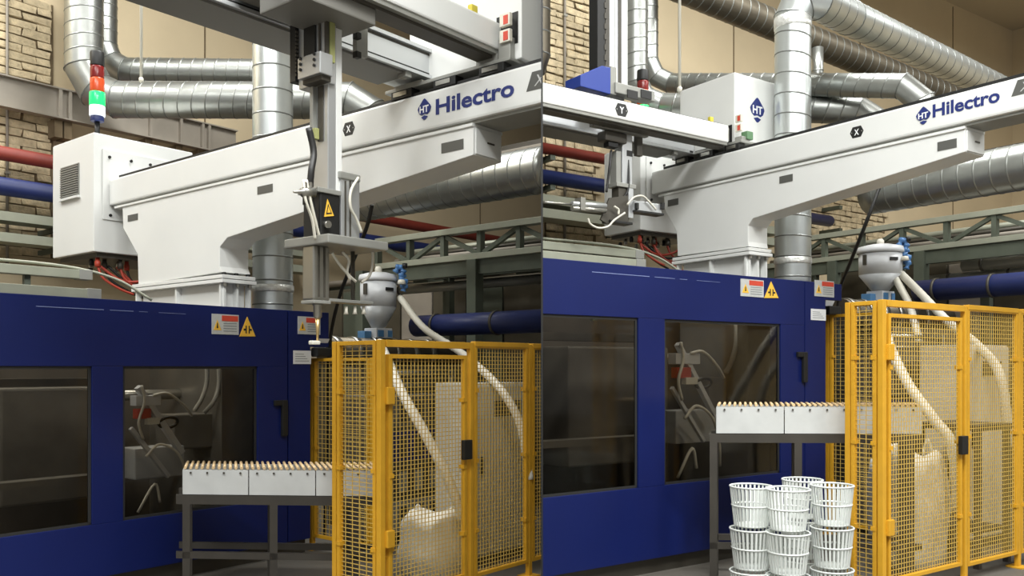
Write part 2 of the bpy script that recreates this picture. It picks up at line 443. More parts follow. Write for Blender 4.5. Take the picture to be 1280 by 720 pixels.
def machine(b, UF, D):
    v0, vend = D['v0'], b.u(D['end'], 450, UF).y
    zt = b.u(*D['top'], UF).z
    zw = b.u(*D['wtop'], UF).z; zb = D['wbot']
    a1 = b.u(D['w1r'], 450, UF).y; a2, a3 = b.u(D['w2'][0], 450, UF).y, b.u(D['w2'][1], 450, UF).y
    vs_ = b.u(D['seam'], 450, UF).y; vup = b.u(D['up'][0], 400, UF).y; zup = b.u(*D['up'], UF).z
    w1l = a1 - 1.75; th = 0.05; UB = UF - 1.75
    r = thing('moulding_machine', b, (UF - 0.9, (v0 + vend) / 2, 0), D['label'], 'machine')
    for nm, lo, hi in (('header_panel', (v0, zw), (vs_ - 0.006, zt)), ('sill_panel', (v0, 0.14), (vs_ - 0.006, zb)),
                       ('door_stile', (a1, zb), (a2, zw)), ('door_stile', (a3, zb), (vs_ - 0.006, zw)), ('door_stile', (v0, zb), (w1l, zw)),
                       ('end_panel', (vs_ + 0.006, 0.14), (vend, zt)), ('upper_end_panel', (vend, zup), (vup, zt))):
        MB().box((UF - th, lo[0], lo[1]), (UF, hi[0], hi[1])).build(nm, M_blue, r, b, bevel=0.004)
    MB().box((UF - th - 0.01, vs_ - 0.01, 0.14), (UF - th, vs_ + 0.01, zt - 0.01)).build('seam_strip', M_rubber, r, b)
    for x0, x1 in ((w1l, a1), (a2, a3)):
        fr = MB(); e = 0.022
        fr.box((UF - 0.03, x0, zb), (UF - 0.016, x0 + e, zw)).box((UF - 0.03, x1 - e, zb), (UF - 0.016, x1, zw))
        fr.box((UF - 0.03, x0, zb), (UF - 0.016, x1, zb + e)).box((UF - 0.03, x0, zw - e), (UF - 0.016, x1, zw))
        f_ = fr.build('window_frame', M_rubber, r, b)
        MB().box((UF - 0.027, x0 + 0.004, zb + 0.004), (UF - 0.021, x1 - 0.004, zw - 0.004)).build('window_pane', M_glass, r, b)
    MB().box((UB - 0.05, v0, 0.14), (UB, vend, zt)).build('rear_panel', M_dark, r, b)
    MB().box((UB, vend - 0.04, 0.14), (UF - th, vend, zt)).build('end_wall', M_blue, r, b)
    MB().box((UB, v0, 0.0), (UF - 0.08, vend, 0.14)).build('plinth', M_dgrey, r, b)
    MB().box((UF - 0.9, v0 - 0.02, zt - 0.5), (UF - th, v0, zt)).build('end_wall', M_blue, r, b)
    # broken pale blue line set on the header face
    s0, s1 = b.u(*D['streak'][0], UF), b.u(*D['streak'][1], UF)
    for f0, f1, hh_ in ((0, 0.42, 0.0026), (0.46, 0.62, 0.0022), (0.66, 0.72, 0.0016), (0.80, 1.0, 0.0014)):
        MB().box((UF, s0.y + (s1.y-s0.y)*f0, (s0.z+s1.z)/2 - hh_), (UF + 0.002, s0.y + (s1.y-s0.y)*f1, (s0.z+s1.z)/2 + hh_)).build('header_streak', M_streak, r, b)
    # handle at the seam
    h0 = b.u(D['hand'][0], D['hand'][1], UF); h1 = b.u(D['hand'][0], D['hand'][2], UF)
    hd = MB().box((UF, h0.y - 0.03, h1.z), (UF + 0.035, h0.y + 0.03, h0.z)).build('door_handle', M_black, r, b, bevel=0.008)
    MB().box((UF, h0.y - 0.11, h0.z - 0.05), (UF + 0.03, h0.y + 0.03, h0.z)).build('latch_arm', M_black, hd, b, bevel=0.006)
    warning_plate(b, r, UF, *D['plate'])
    warning_plate(b, r, UF, *D['plate2'])
    # yellow crush-hazard triangle
    q = [b.u(px, py, UF) for px, py in D['tri']]
    t_ = MB().prism([(UF, p.y, p.z) for p in q], (0.006, 0, 0)).build('hazard_triangle', M_lblyel, r, b, label='yellow triangular crush hazard sign')
    cx = (q[0].y + q[1].y) / 2; w = q[1].y - q[0].y; zz = q[0].z; hh = q[2].z - zz
    for sg in (-1, 1):
        mk = MB().box((UF + 0.006, cx + sg*w*0.06, zz + hh*0.16), (UF + 0.008, cx + sg*w*0.13, zz + hh*0.55))
        mk.box((UF + 0.006, cx + sg*w*0.13, zz + hh*0.30), (UF + 0.008, cx + sg*w*0.25, zz + hh*0.40)).build('hazard_mark', M_ink, t_, b)
    pw = D['paper']; p0 = b.u(pw[0], pw[3], UF); p1 = b.u(pw[1], pw[2], UF)
    pp = MB().box((UF, p0.y, p0.z), (UF + 0.004, p1.y, p1.z)).build('paper_note', mat('note_paper', (222, 224, 226), 0.6), r, b)
    if pp:
        for i in range(4):
            t = 0.2 + 0.17 * i
            MB().box((UF + 0.004, p0.y + (p1.y-p0.y)*0.1, p0.z + (p1.z-p0.z)*t), (UF + 0.005, p0.y + (p1.y-p0.y)*(0.88 - 0.1*i), p0.z + (p1.z-p0.z)*(t + 0.05))).build('print_line', M_inkg, pp, b)
    # --- inside the guarded cell
    k = (a3 - a2) / 1.23
    ry = b.ray((D['w2'][0] + D['w2'][1]) / 2, 480); kx = -ry[1] / ry[0]
    def I(x, z, d): return Vector((UF - d, a2 + (a3 - a2) * x + d * kx, zw - (zw - zb) * z))     # x,z fractions of window 2
    MB().box(I(-0.9, 0.15, 1.0), I(-0.35, 0.95, 1.4)).build('mould_platen', M_mach, r, b, bevel=0.02)
    for zf in (0.22, 0.80):
        MB().tube([I(-0.6, zf, 1.2), I(0.9, zf, 1.2)], 0.05, 14).build('tie_bar', M_steel, r, b)
    MB().box(I(0.34, 0.36, 0.62), I(0.60, 0.62, 0.95)).build('mould_block', M_mach, r, b, bevel=0.015)
    MB().box(I(0.05, 0.58, 0.5), I(0.30, 0.80, 0.75)).build('gripper_plate', M_hopg, r, b, bevel=0.01)
    # slanted sprue picker arm
    arm = MB().bar(I(0.08, 0.14, 0.28), I(0.40, 0.62, 0.34), 0.05, 0.05).build('picker_arm', M_hop, r, b, bevel=0.004)
    MB().bar(I(0.03, 0.42, 0.3), I(0.30, 0.78, 0.34), 0.035, 0.035).build('picker_rail', M_hop, r, b, bevel=0.003)
    MB().box(I(0.07, 0.20, 0.26), I(0.20, 0.27, 0.36)).build('picker_clamp', M_hop, arm, b, bevel=0.006)
    MB().box(I(0.08, 0.29, 0.26), I(0.14, 0.36, 0.34)).build('red_valve', M_redh, arm, b, bevel=0.008)
    MB().box(I(0.155, 0.355, 0.24), I(0.21, 0.40, 0.3)).build('white_tag', M_hosew, arm, b, bevel=0.004)
    rg = MB(); cc = I(0.30, 0.395, 0.3); pts = [cc + Vector((0.02*math.sin(a), 0.085*k*math.cos(a), 0.045*math.sin(a))) for a in [i*math.pi/8 for i in range(17)]]
    rg.tube(pts, 0.014, 8, cap=False).build('ring_clamp', M_black, r, b)
    for pts in ([(0.60, -0.02, .5), (0.60, 0.12, .5), (0.56, 0.24, .5), (0.50, 0.33, .55)], [(0.70, -0.02, .5), (0.70, 0.14, .5), (0.66, 0.26, .5), (0.58, 0.35, .55)]):
        MB().tube(smooth_path([I(*p) for p in pts]), 0.020 * k, 8).build('coolant_hose', M_hose, r, b)
    for pts in ([(0.19, 0.20, .26), (0.30, 0.19, .24), (0.42, 0.28, .3), (0.48, 0.36, .4)], [(0.14, 0.62, .26), (0.24, 0.54, .24), (0.38, 0.62, .22), (0.44, 0.80, .25), (0.445, 0.95, .3)],
                [(0.11, 0.13, .24), (0.13, 0.24, .24), (0.09, 0.38, .24), (0.12, 0.50, .26)], [(0.08, 1.0, .3), (0.2, 0.82, .3), (0.24, 0.95, .3)]):
        MB().tube(smooth_path([I(*p) for p in pts]), 0.0115 * k, 8).build('air_hose', M_hosew, r, b)
    for x in (0.78, 0.88): MB().box(I(x, 0.05, 0.85), I(x + 0.025, 0.95, 0.9)).build('conduit', M_grey, r, b)
    MB().box(I(-1.3, 0.72, 0.35), I(-0.2, 0.76, 0.5)).build('inner_rail', M_mach, r, b)
    MB().box(I(-1.0, 0.08, 0.5), I(-0.15, 0.13, 0.6)).build('inner_rail', M_mach, r, b)
    return r, zt

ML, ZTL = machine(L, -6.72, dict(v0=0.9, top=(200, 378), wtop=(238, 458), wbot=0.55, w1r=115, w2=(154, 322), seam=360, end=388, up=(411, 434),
    streak=((45, 381), (232, 394)), hand=(354, 500, 545), plate=(264.5, 298, 393, 418), plate2=(372, 400, 396, 418), tri=((299, 420.5), (319, 420.5), (308.6, 396)),
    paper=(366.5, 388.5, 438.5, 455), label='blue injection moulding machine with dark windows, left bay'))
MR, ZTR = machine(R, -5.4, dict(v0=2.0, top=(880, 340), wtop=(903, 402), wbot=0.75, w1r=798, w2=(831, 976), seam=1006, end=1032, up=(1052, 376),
    streak=((740, 342), (900, 351)), hand=(1004, 440, 478), plate=(925.5, 954, 349.5, 371), plate2=(1018, 1042, 351, 371), tri=((955, 372.5), (972.5, 372.5), (963.5, 352)),
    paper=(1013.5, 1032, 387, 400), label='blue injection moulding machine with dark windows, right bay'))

# ------------------------------------------------------------------ gantry robot: beam on its column
def robot_frame(b, VB, D):
    zt = b.v(*D['top'], VB).z; zb = b.v(*D['bot'], VB).z; w = D['w']
    u0 = b.v(D['left'], 230, VB).x; u1 = D['u1']
    vp = VB + 0.022; wl_ = w - 0.05
    col = [b.v(px, py, vp) for px, py in D['col']]
    base = Vector((sum(p.x for p in col[2:5]) / 3, VB + w / 2, ZT[b] - 0.12))
    r = thing('robot_gantry', b, base, D['label'], 'robot')
    bm_ = MB().box((u0, VB, zb), (u1, VB + w, zt)).build('beam', M_white, r, b, bevel=0.018)
    MB().box((u0 + 0.05, VB + 0.03, zb - 0.022), (u1, VB + w - 0.03, zb)).build('beam_lip', M_grey, r, b)
    MB().box((u0 + 0.10, VB + 0.008, zb - 0.045), (D['arm_end'] + 0.004, VB + w - 0.02, zb - 0.022)).build('top_flange', M_white, r, b, bevel=0.004)
    zf = zb - 0.04
    poly = [(col[0].x, vp, zf)] + [(p.x, vp, p.z) for p in col[1:-1]] + [(D['arm_end'], vp, col[-1].z), (D['arm_end'], vp, zf)]
    MB().prism(poly, (0, wl_, 0)).build('column', M_white, r, b, bevel=0.006)
    # flange with bolts and ribbed riser
    f = [b.v(px, py, vp) for px, py in D['fl']]                     # top left, top right, bottom right, bottom left
    zf1 = (f[0].z + f[1].z) / 2; zf0 = (f[2].z + f[3].z) / 2; zm = (zf1 + zf0) / 2
    fu0, fu1 = f[3].x, f[2].x
    MB().box((fu0, vp - 0.02, zm + 0.004), (fu1, vp + wl_ + 0.03, zf1)).build('upper_flange', M_white, r, b, bevel=0.006)
    MB().box((fu0 - 0.005, vp - 0.025, zf0), (fu1 + 0.01, vp + wl_ + 0.035, zm - 0.004)).build('lower_flange', M_white, r, b, bevel=0.006)
    zr = ZT[b] - 0.11
    MB().box((fu0 + 0.10, vp + 0.05, zr), (fu1 - 0.10, vp + wl_ - 0.03, zf0)).build('riser', M_white, r, b)
    n = 3
    for i in range(n):
        uu = fu0 + 0.06 + (fu1 - fu0 - 0.12) * i / (n - 1)
        MB().box((uu - 0.012, vp - 0.005, zr), (uu + 0.012, vp + 0.05, zf0)).build('riser_rib', M_white, r, b)
    for i in range(3):
        vv = vp + 0.03 + (wl_ - 0.04) * i / 2
        MB().box((fu1 - 0.10, vv - 0.010, zr), (fu1 - 0.03, vv + 0.010, zf0)).build('riser_rib', M_white, r, b)
        vb = vp + 0.03 + (wl_ - 0.05) * i / 2
        MB().lathe((fu1 - 0.05, vb, zf1), [(0.022, 0), (0.022, 0.022), (0.018, 0.026)], 8, False).build('bolt', M_black, r, b)
        MB().lathe((fu1 - 0.025, vb, zf0 - 0.03), [(0.020, 0), (0.020, 0.03)], 8, False).build('bolt_nut', M_steel, r, b)
    for px0, px1, py0, py1 in D['tags']:
        p0 = b.v(px0, py1, vp); p1 = b.v(px1, py0, vp); zc = (b.v((px0+px1)/2, py0, vp).z + b.v((px0+px1)/2, py1, vp).z) / 2; hh = (b.v(px0, py0, vp).z - b.v(px0, py1, vp).z) * 0.40
        MB().box((p0.x, vp - 0.004, zc - hh), (p1.x, vp, zc + hh)).build('cover_plate', M_label, r, b)
    e = D['arm_end']
    MB().box((e, vp + 0.02, col[-1].z + 0.012), (e + 0.010, vp + wl_ - 0.015, zf - 0.012)).build('end_plate', M_white, r, b)
    MB().box((e + 0.010, vp + wl_*0.45, (col[-1].z + zf)/2), (e + 0.013, vp + wl_*0.7, (col[-1].z + zf)/2 + 0.012)).build('end_slot', M_dgrey, r, b)
    # black guide rail along the top edge
    MB().box((u0 + 0.16, VB + 0.03, zt), (u1, VB + 0.075, zt + 0.030)).build('guide_rail', M_black, r, b)
    MB().box((u0 + 0.16, VB + w - 0.08, zt), (u1, VB + w - 0.03, zt + 0.05)).build('guide_rail', M_dgrey, r, b)
    # lettering on the beam face
    ob = Vector((0, -0.003, 0)); ax = Vector((1, 0, 0)); face = VB
    t0 = b.v(*D['txt'][0], face); t1 = b.v(*D['txt'][1], face)
    text_on('Hilectro', (t0.x, face, (t0.z + b.v(*D['txt'][2], face).z) / 2), ax, UP, D['tsize'], ob, bold=0.028, width=t1.x - t0.x).build('maker_lettering', M_navy, r, b, label='navy maker lettering')
    ht_logo(b, r, b.v(*D['logo'], face) + ob, ax, ob, D['lsize'])
    x0 = b.v(*D['xn'], face); s_ = D['lsize']
    bd = MB().prism([x0 + Vector((a*s_, -0.002, c*s_)) for a, c in ((-0.55, -0.5), (1.6, -0.5), (2.0, 0.5), (-0.15, 0.5))], (0, 0.002, 0)).build('model_badge', M_label, r, b)
    if bd: text_on('XN', x0 + Vector((0.0, -0.002, -0.30*s_)), ax, UP, 0.85*s_, Vector((0, -0.002, 0)), bold=0.0, shear=0.3).build('badge_lettering', mat('badge_silver', (190, 190, 188), 0.4), bd, b)
    hx = b.v(*D['hex'], face); hexagon(b, r, hx, ax, Vector((0, -0.002, 0)), D['lsize'] * 0.95, 'X')
    return r, zt, u0
def ht_logo(b, root, c, ax, out, s):
    out = out.normalized() * 0.0025
    up = [(-0.56, 0.02), (-0.50, 0.14), (-0.10, 0.56), (0, 0.62), (0.10, 0.56), (0.50, 0.14), (0.56, 0.02), (0.44, -0.24), (0.24, -0.36), (0, -0.30), (-0.24, -0.36), (-0.44, -0.24)]
    dn = [(-0.28, -0.48), (0, -0.40), (0.28, -0.48), (0.06, -0.66), (-0.06, -0.66)]
    d = MB().prism([c + ax*(x*s) + UP*(z*s) for x, z in up], out * 0.9).build('maker_emblem', M_navy, root, b)
    if d is None: return
    MB().prism([c + ax*(x*s) + UP*(z*s) for x, z in dn], out * 0.9).build('emblem_tip', M_navy, d, b)
    text_on('HT', c + ax*(-0.38*s) + UP*(-0.22*s), ax, UP, 0.56*s, out * 2.0, bold=0.03, width=0.76*s).build('emblem_lettering', mat('print_white', (230, 231, 232), 0.5), d, b)
def hexagon(b, root, c, ax, out, s, ch):
    out = out.normalized() * 0.002
    pts = [(-0.62, 0), (-0.38, 0.45), (0.38, 0.45), (0.62, 0), (0.38, -0.45), (-0.38, -0.45)]
    d = MB().prism([c + ax*(x*s) + UP*(z*s) for x, z in pts], out).build('axis_badge', M_black, root, b)
    if d is None: return
    text_on(ch, c + ax*(-0.22*s) + UP*(-0.24*s), ax, UP, 0.66*s, out * 2.0, bold=0.03, width=0.44*s).build('badge_letter', mat('print_white', (230, 231, 232), 0.5), d, b)
    for sg in (-1, 1):
        cc = c + ax*(sg*0.46*s); MB().prism([cc + ax*(0.05*s*math.cos(a)) + UP*(0.05*s*math.sin(a)) + out for a in [i*math.pi/4 for i in range(8)]], out * 0.5).build('badge_rivet', M_grey, d, b)

ZT = {L: ZTL, R: ZTR}
VBL, VBR = 4.60, 6.83
GL, BTL, BUL = robot_frame(L, VBL, dict(top=(400, 152), bot=(400, 194), left=136, w=0.36, u1=-2.6, arm_end=L.v(589, 170, VBL).x,
    col=[(153, 262), (154, 285), (172, 318), (173, 356), (277, 340), (274.5, 333), (274.5, 309), (284, 297), (589, 194)],
    fl=[(170, 357.5), (279, 341), (280, 349), (167, 369)], tags=[(160, 172.5, 267, 277), (322, 341, 230.5, 242.5), (552, 579.5, 175, 190.5)],
    txt=[(545, 144), (643, 103), (643, 118)], tsize=0.155, logo=(531, 136), lsize=0.122, xn=(668, 101), hex=(436, 161),
    label='white robot beam on a column with navy lettering, left bay'))
GR, BTR, BUR = robot_frame(R, VBR, dict(top=(1050, 154), bot=(1050, 189), left=814, w=0.34, u1=-2.0, arm_end=R.v(1204.5, 160, VBR).x,
    col=[(830, 247), (831, 262), (846, 290), (847, 320), (936, 308), (935, 302), (935, 282), (941, 273), (1204.5, 190)],
    fl=[(845, 322), (938, 309), (938, 318), (842, 331.5)], tags=[(835, 848, 248, 258), (974.5, 991, 218, 229), (1172, 1196, 174, 188)],
    txt=[(1166, 147), (1250, 111), (1250, 126)], tsize=0.142, logo=(1154.5, 144), lsize=0.112, xn=(1275, 109), hex=(1071, 165),
    label='white robot beam on a column with navy lettering, right bay'))

# ------------------------------------------------------------------ electrical cabinet at the beam's far end
def cabinet(b, uc, D):
    p = b.u(D['corner'], D['yb'], uc); vc = p.y; zb = p.z; zt = b.u(D['corner'], D['yt'], uc).z if 'yt' in D else D['zt']
    u0 = b.v(D['left'], 200, vc).x; v1 = vc + D['w']; k = D['k']
    r = thing('electrical_cabinet', b, ((u0 + uc)/2, (vc + v1)/2, zb), D['label'], 'cabinet')
    body = MB().box((u0 + 0.03, vc, zb), (uc, v1, zt)).build('cabinet_body', M_white, r, b, bevel=0.010)
    MB().box((u0, vc + 0.005, zb + 0.005), (u0 + 0.022, v1, zt - 0.005)).build('cabinet_door', M_white, r, b, bevel=0.006)
    MB().box((u0 + 0.022, vc + 0.02, zb + 0.02), (u0 + 0.03, v1 - 0.02, zt - 0.02)).build('door_gasket', M_black, r, b)
    if 'vent' in D:
        x0, x1, y0, y1 = D['vent']; a = b.v(x0, (y0+y1)/2, vc); c = b.v(x1, (y0+y1)/2, vc)
        zz1 = b.v((x0+x1)/2, y0, vc).z; zz0 = b.v((x0+x1)/2, y1, vc).z
        fr = MB().box((a.x, vc - 0.012, zz0), (c.x, vc, zz1)).build('vent_grille', M_grey, r, b)
        n = 13
        MB().box((a.x + 0.01, vc - 0.013, zz0 + 0.01), (c.x - 0.01, vc - 0.012, zz1 - 0.01)).build('vent_backing', M_dgrey, fr, b)
        for i in range(n):
            z = zz0 + 0.015 + (zz1 - zz0 - 0.03) * i / n
            MB().box((a.x + 0.012, vc - 0.026, z), (c.x - 0.012, vc - 0.013, z + 0.012)).build('vent_slat', M_grey, fr, b)
        MB().box((a.x - 0.01, vc - 0.035, zz0 - 0.025), (c.x + 0.015, vc, zz0)).build('vent_drip', M_white, fr, b)
    # mounting plate behind the beam end
    mp = MB().box((uc, vc + 0.09*k, zb + 0.35*k), (uc + 0.018, vc + 0.85*k, zt - 0.16*k)).build('mounting_plate', M_white, r, b, bevel=0.004)
    for dv, dz in ((0.16, 'a'), (0.40, 'a'), (0.62, 'a'), (0.17, 'b')):
        z = zt - 0.24*k if dz == 'a' else zb + 0.40*k
        c = Vector((uc + 0.018, vc + dv*k, z)); MB().tube([c, c + Vector((0.014, 0, 0))], 0.016*k, 8).build('plate_bolt', M_black, mp, b)
    # connector shelf, plugs and cables underneath
    MB().box((u0 + 0.06, vc + 0.06, zb - 0.05*k), (uc - 0.06, v1 - 0.05, zb)).build('gland_plate', M_dgrey, r, b)
    random.seed(11)
    for i in range(8):
        c = Vector((uc - 0.12*k - 0.10*k*(i % 2), vc + (0.10 + 0.125*i)*k, zb - 0.05*k))
        g = MB().lathe(c - Vector((0, 0, 0.10*k)), [(0.030*k, 0), (0.030*k, 0.06*k), (0.022*k, 0.065*k), (0.022*k, 0.10*k)], 10).build('cable_gland', M_dgrey if i % 3 else M_redh, r, b)
        e = c + Vector((0.10*k, 0.35*k + 0.04*i, -0.38*k - 0.02*i))
        MB().tube(smooth_path([c - Vector((0, 0, 0.09*k)), c + Vector((0.03, 0.05*k, -0.22*k)), c.lerp(e, 0.6) + Vector((0.02, 0, -0.10*k)), e]), 0.014*k, 7).build('cable', (M_redh, M_blackh, M_redh, M_blackh)[i % 4], r, b)
    for i in range(9):
        c = Vector((uc - (0.30 + 0.22*(i % 3))*k, vc + (0.12 + 0.10*i)*k, zb - 0.05*k))
        MB().lathe(c - Vector((0, 0, 0.07*k)), [(0.026*k, 0), (0.026*k, 0.05*k), (0.018*k, 0.07*k)], 8).build('cable_gland', M_steel if i % 2 else M_black, r, b)
    for i in range(3):
        a_ = Vector((uc - 0.2*k, vc + 0.15*k + 0.1*i, zb - 0.12*k)); e_ = Vector((uc + 0.05, vc + (0.75 + 0.06*i)*k, zb - (0.16 + 0.07*i)*k))
        MB().tube(smooth_path([a_, a_.lerp(e_, 0.35) - UP*0.14*k, a_.lerp(e_, 0.7) - UP*0.12*k, e_]), 0.016*k, 7).build('cable', (M_redh, M_blackh, M_redh)[i], r, b)
    return r, zt, vc, u0
CL, CZL, CVL, CUL = cabinet(L, BUL - 0.03, dict(corner=117, yb=314, yt=165, left=65.5, w=1.15, k=1.0, vent=(77, 99.5, 207, 247), label='white cabinet with square vent grille, left bay'))
CR, CZR, CVR, CUR = cabinet(R, BUR - 0.03, dict(corner=800.5, yb=287, zt=4.22, left=755, w=0.98, k=0.85, label='white cabinet behind the robot wrist, right bay'))

# ------------------------------------------------------------------ signal towers
def tower(b, px, py0, t, segs, zbase, label):
    p = b.t(px, py0, t); r = thing('signal_tower', b, (p.x, p.y, zbase), label, 'warning light')
    def zz(py): return b.t(px, py, t).z
    top = zz(segs[0][0])
    MB().tube([(p.x, p.y, zbase), (p.x, p.y, zz(segs[-1][1]) + 0.01)], 0.028, 10).build('pole', M_black, r, b)
    MB().lathe((p.x, p.y, zbase), [(0.06, 0), (0.06, 0.012)], 14).build('foot', M_black, r, b)
    for y0, y1, m, rad, nm in segs:
        h = zz(y0) - zz(y1); rr = rad * t / F
        MB().lathe((p.x, p.y, zz(y1)), [(rr*0.97, 0), (rr, 0.01), (rr, h - 0.012), (rr*0.96, h - 0.002)], 18).build(nm, m, r, b)
    return r
pL = L.t(121.5, 160, 9.75)
tower(L, 121.5, 160, 9.75, [(65, 83, M_black, 8.4, 'cap'), (83, 98, M_tred, 8.2, 'red_lens'), (98, 115.5, M_tora, 8.4, 'orange_lens'), (115.5, 132.5, M_tgreen, 9.3, 'green_lens'), (132.5, 145.5, M_twhite, 9.3, 'white_lens'), (145.5, 152, M_bpipe, 8.0, 'tower_base')], CZL, 'signal tower with lit green lens on the left bay cabinet')
tower(R, 803.5, 160, 9.9, [(88, 101.5, M_black, 7.4, 'cap'), (101.5, 113, M_tred, 7.2, 'red_lens'), (113, 132, M_tora, 7.4, 'orange_lens'), (132, 143, M_tgreen, 7.6, 'green_lens'), (143, 150, M_twhite, 7.6, 'white_lens'), (150, 155, M_bpipe, 7, 'tower_base')], CZR, 'signal tower showing red and orange behind the right bay arm')

# fixed platen of each machine: the robot column stands on it
def platen(b, root, g, VB, px0, px1):
    u0 = b.v(px0, 360, VB).x; u1 = b.v(px1, 350, VB).x
    MB().box((u0 - 0.02, VB + 0.02, 0.14), (u1 + 0.03, VB + 0.36, ZT[b] - 0.115)).build('fixed_platen', M_mach, root, b, bevel=0.01)
platen(L, ML, GL, VBL, 175, 272); platen(R, MR, GR, VBR, 850, 930)

# ------------------------------------------------------------------ robot arm riding on the beam
def slots(b, root, part, u, v0, v1, z, n=1):
    MB().box((u, v0, z - 0.008), (u + 0.002, v1, z + 0.008)).build('profile_slot', M_black, part, b)

def arms(b, D):
    """two parallel arms on a carriage; white main arm (near) and aluminium arm (far)"""
    k = D['k']; Ua, Ub = D['Ua'], D['Ub']; VB = D['VB']; w = D['bw']
    zt = D['bt']
    r = thing('pick_and_place_robot', b, ((Ua + Ub) / 2, VB + w / 2, zt + 0.03), D['label'], 'robot')
    vend = b.u(*D['a_end'], Ua).y; z0 = b.u(*D['a_lo'], Ua).z; z1 = b.u(*D['a_hi'], Ua).z
    vst = D['v_start']
    a = MB().box((Ua - 0.20*k, vst, z0), (Ua, vend, z1)).build('main_arm', M_white, r, b, bevel=0.014)
    MB().box((Ua - 0.19*k, vst, z0 - 0.03*k), (Ua - 0.012, vend - 0.01, z0)).build('arm_lower_rail', M_grey, r, b)
    MB().box((Ua - 0.19*k, vst, z0 - 0.05*k), (Ua - 0.05*k, vend - 0.03, z0 - 0.03*k)).build('arm_belt', M_dgrey, r, b)
    MB().box((Ua - 0.18*k, vst, z1), (Ua - 0.03, vend - 0.05, z1 + 0.012)).build('arm_top_rail', M_black, r, b)
    MB().box((Ua - 0.19*k, vend, z0 + 0.02), (Ua - 0.02, vend + 0.03, z1 - 0.02)).build('arm_end_cap', M_grey, r, b, bevel=0.006)
    y0 = b.u(*D['b_lo'], Ub).z; y1 = b.u(*D['b_hi'], Ub).z; vb = b.u(*D['b_end'], Ub).y
    s = MB().box((Ub - D['bwid'], vst, y0), (Ub, vb, y1)).build('second_arm', M_alu, r, b, bevel=0.006)
    h = y1 - y0
    for f, m in ((0.16, M_black), (0.86, M_dgrey)):
        MB().box((Ub, vst, y0 + h*f - 0.010), (Ub + 0.002, vb - 0.02, y0 + h*f + 0.010)).build('profile_slot', m, s, b)
    MB().box((Ub, vst, y1 - 0.022), (Ub + 0.03, vb - 0.1, y1 + 0.004)).build('slide_rail', M_alu, s, b)
    MB().box((Ub, vst, y0 - 0.004), (Ub + 0.03, vb - 0.1, y0 + 0.020)).build('slide_rail', M_alu, s, b)
    MB().box((Ub - D['bwid'] * 0.95, vb, y0 + 0.01), (Ub - 0.01, vb + 0.012, y1 - 0.01)).build('arm_end_cap', M_black, s, b)
    MB().box((Ub - D['bwid'] - 0.01, vst, y0 - 0.018), (Ub - 0.012, vb - 0.30*k, y0)).build('under_plate', M_plate, s, b)
    MB().box((Ub - D['bwid'] * 0.2, vb - 0.36*k, y0 - 0.04), (Ub + 0.01, vb - 0.30*k, y0)).build('plate_bracket', M_grey, s, b)
    # carriage on the beam: base plate, sliders, connectors
    cu0, cu1 = Ub - D['bwid'] - 0.05, Ua + 0.14*k
    MB().box((cu0, VB + 0.02, zt + 0.075), (cu1, VB + w + 0.25, zt + 0.10)).build('carriage_plate', M_grey, r, b, bevel=0.004)
    for i in range(3):
        uu = cu0 + (cu1 - cu0) * (0.06 + 0.36 * i)
        MB().box((uu, VB + 0.012, zt + 0.012), (uu + 0.22*k, VB + 0.10, zt + 0.075)).build('slider_block', M_black, r, b, bevel=0.004)
        MB().box((uu + 0.03, VB + 0.005, zt + 0.03), (uu + 0.17*k, VB + 0.012, zt + 0.062)).build('slider_seal', M_steel, r, b)
    MB().box((cu0 + 0.1, VB + 0.02, zt + 0.10), (Ub, VB + 0.09, y0 - 0.02)).build('arm_support', M_grey, r, b) if y0 - 0.02 > zt + 0.11 else None
    MB().box((Ua - 0.2*k, VB + 0.06, zt + 0.10), (Ua, VB + w, z0 - 0.03*k)).build('arm_support', M_grey, r, b) if z0 - 0.05*k > zt + 0.11 else None
    cn = MB().box((Ua + 0.01, VB + 0.05, zt + 0.10), (Ua + 0.12*k, VB + 0.17, z0 + 0.06)).build('connector_block', M_grey, r, b, bevel=0.008)
    MB().box((Ua + 0.05*k, VB + 0.11, zt + 0.12), (Ua + 0.14*k, VB + 0.20, zt + 0.20)).build('green_terminal', mat('terminal_green', (92, 128, 92), 0.5), r, b, bevel=0.004)
    for dz in (0.13, 0.24):
        tg = MB().box((Ua + 0.04*k, VB + 0.03, zt + dz*k + 0.08), (Ua + 0.13*k, VB + 0.06, zt + (dz + 0.085)*k + 0.08)).build('cable_tag', M_hosew, r, b, bevel=0.003)
        MB().box((Ua + 0.075*k, VB + 0.027, zt + (dz+0.01)*k + 0.08), (Ua + 0.115*k, VB + 0.03, zt + (dz+0.07)*k + 0.08)).build('red_print', M_lblred, tg, b) if tg else None
    # housing on the carriage with the maker's emblem
    hb = D['house']; hv = VB + hb['dv']; hu1 = b.v(hb['corner'], 100, hv).x; hu0 = b.v(hb['left'], 100, hv).x
    hz = b.v(*hb['topc'], hv).z; hv1 = hv + hb['depth']; ch = hb['cham']
    MB().prism([(hu0, hv, zt + 0.101), (hu0, hv1, zt + 0.101), (hu0, hv1, hz - ch), (hu0, hv1 - ch, hz), (hu0, hv, hz)], (hu1 - hu0, 0, 0)).build('drive_housing', M_white, r, b, bevel=0.008)
    o1 = MB().box((hu0 + 0.30*(hu1-hu0), hv - 0.006, zt + 0.103), (hu0 + 0.72*(hu1-hu0), hv, zt + 0.13)).build('housing_slot', M_black, r, b)
    MB().box((hu1 - 0.22*k, hv - 0.004, z0 + 0.02), (hu1 - 0.03, hv, z1 + 0.05*k)).build('housing_opening', M_black, r, b)
    if 'emb' in hb:
        e = b.u(*hb['emb'], hu1); ht_logo(b, r, Vector((hu1 + 0.001, e.y, e.z)), Vector((0, 1, 0)), Vector((1, 0, 0)), hb['es'])
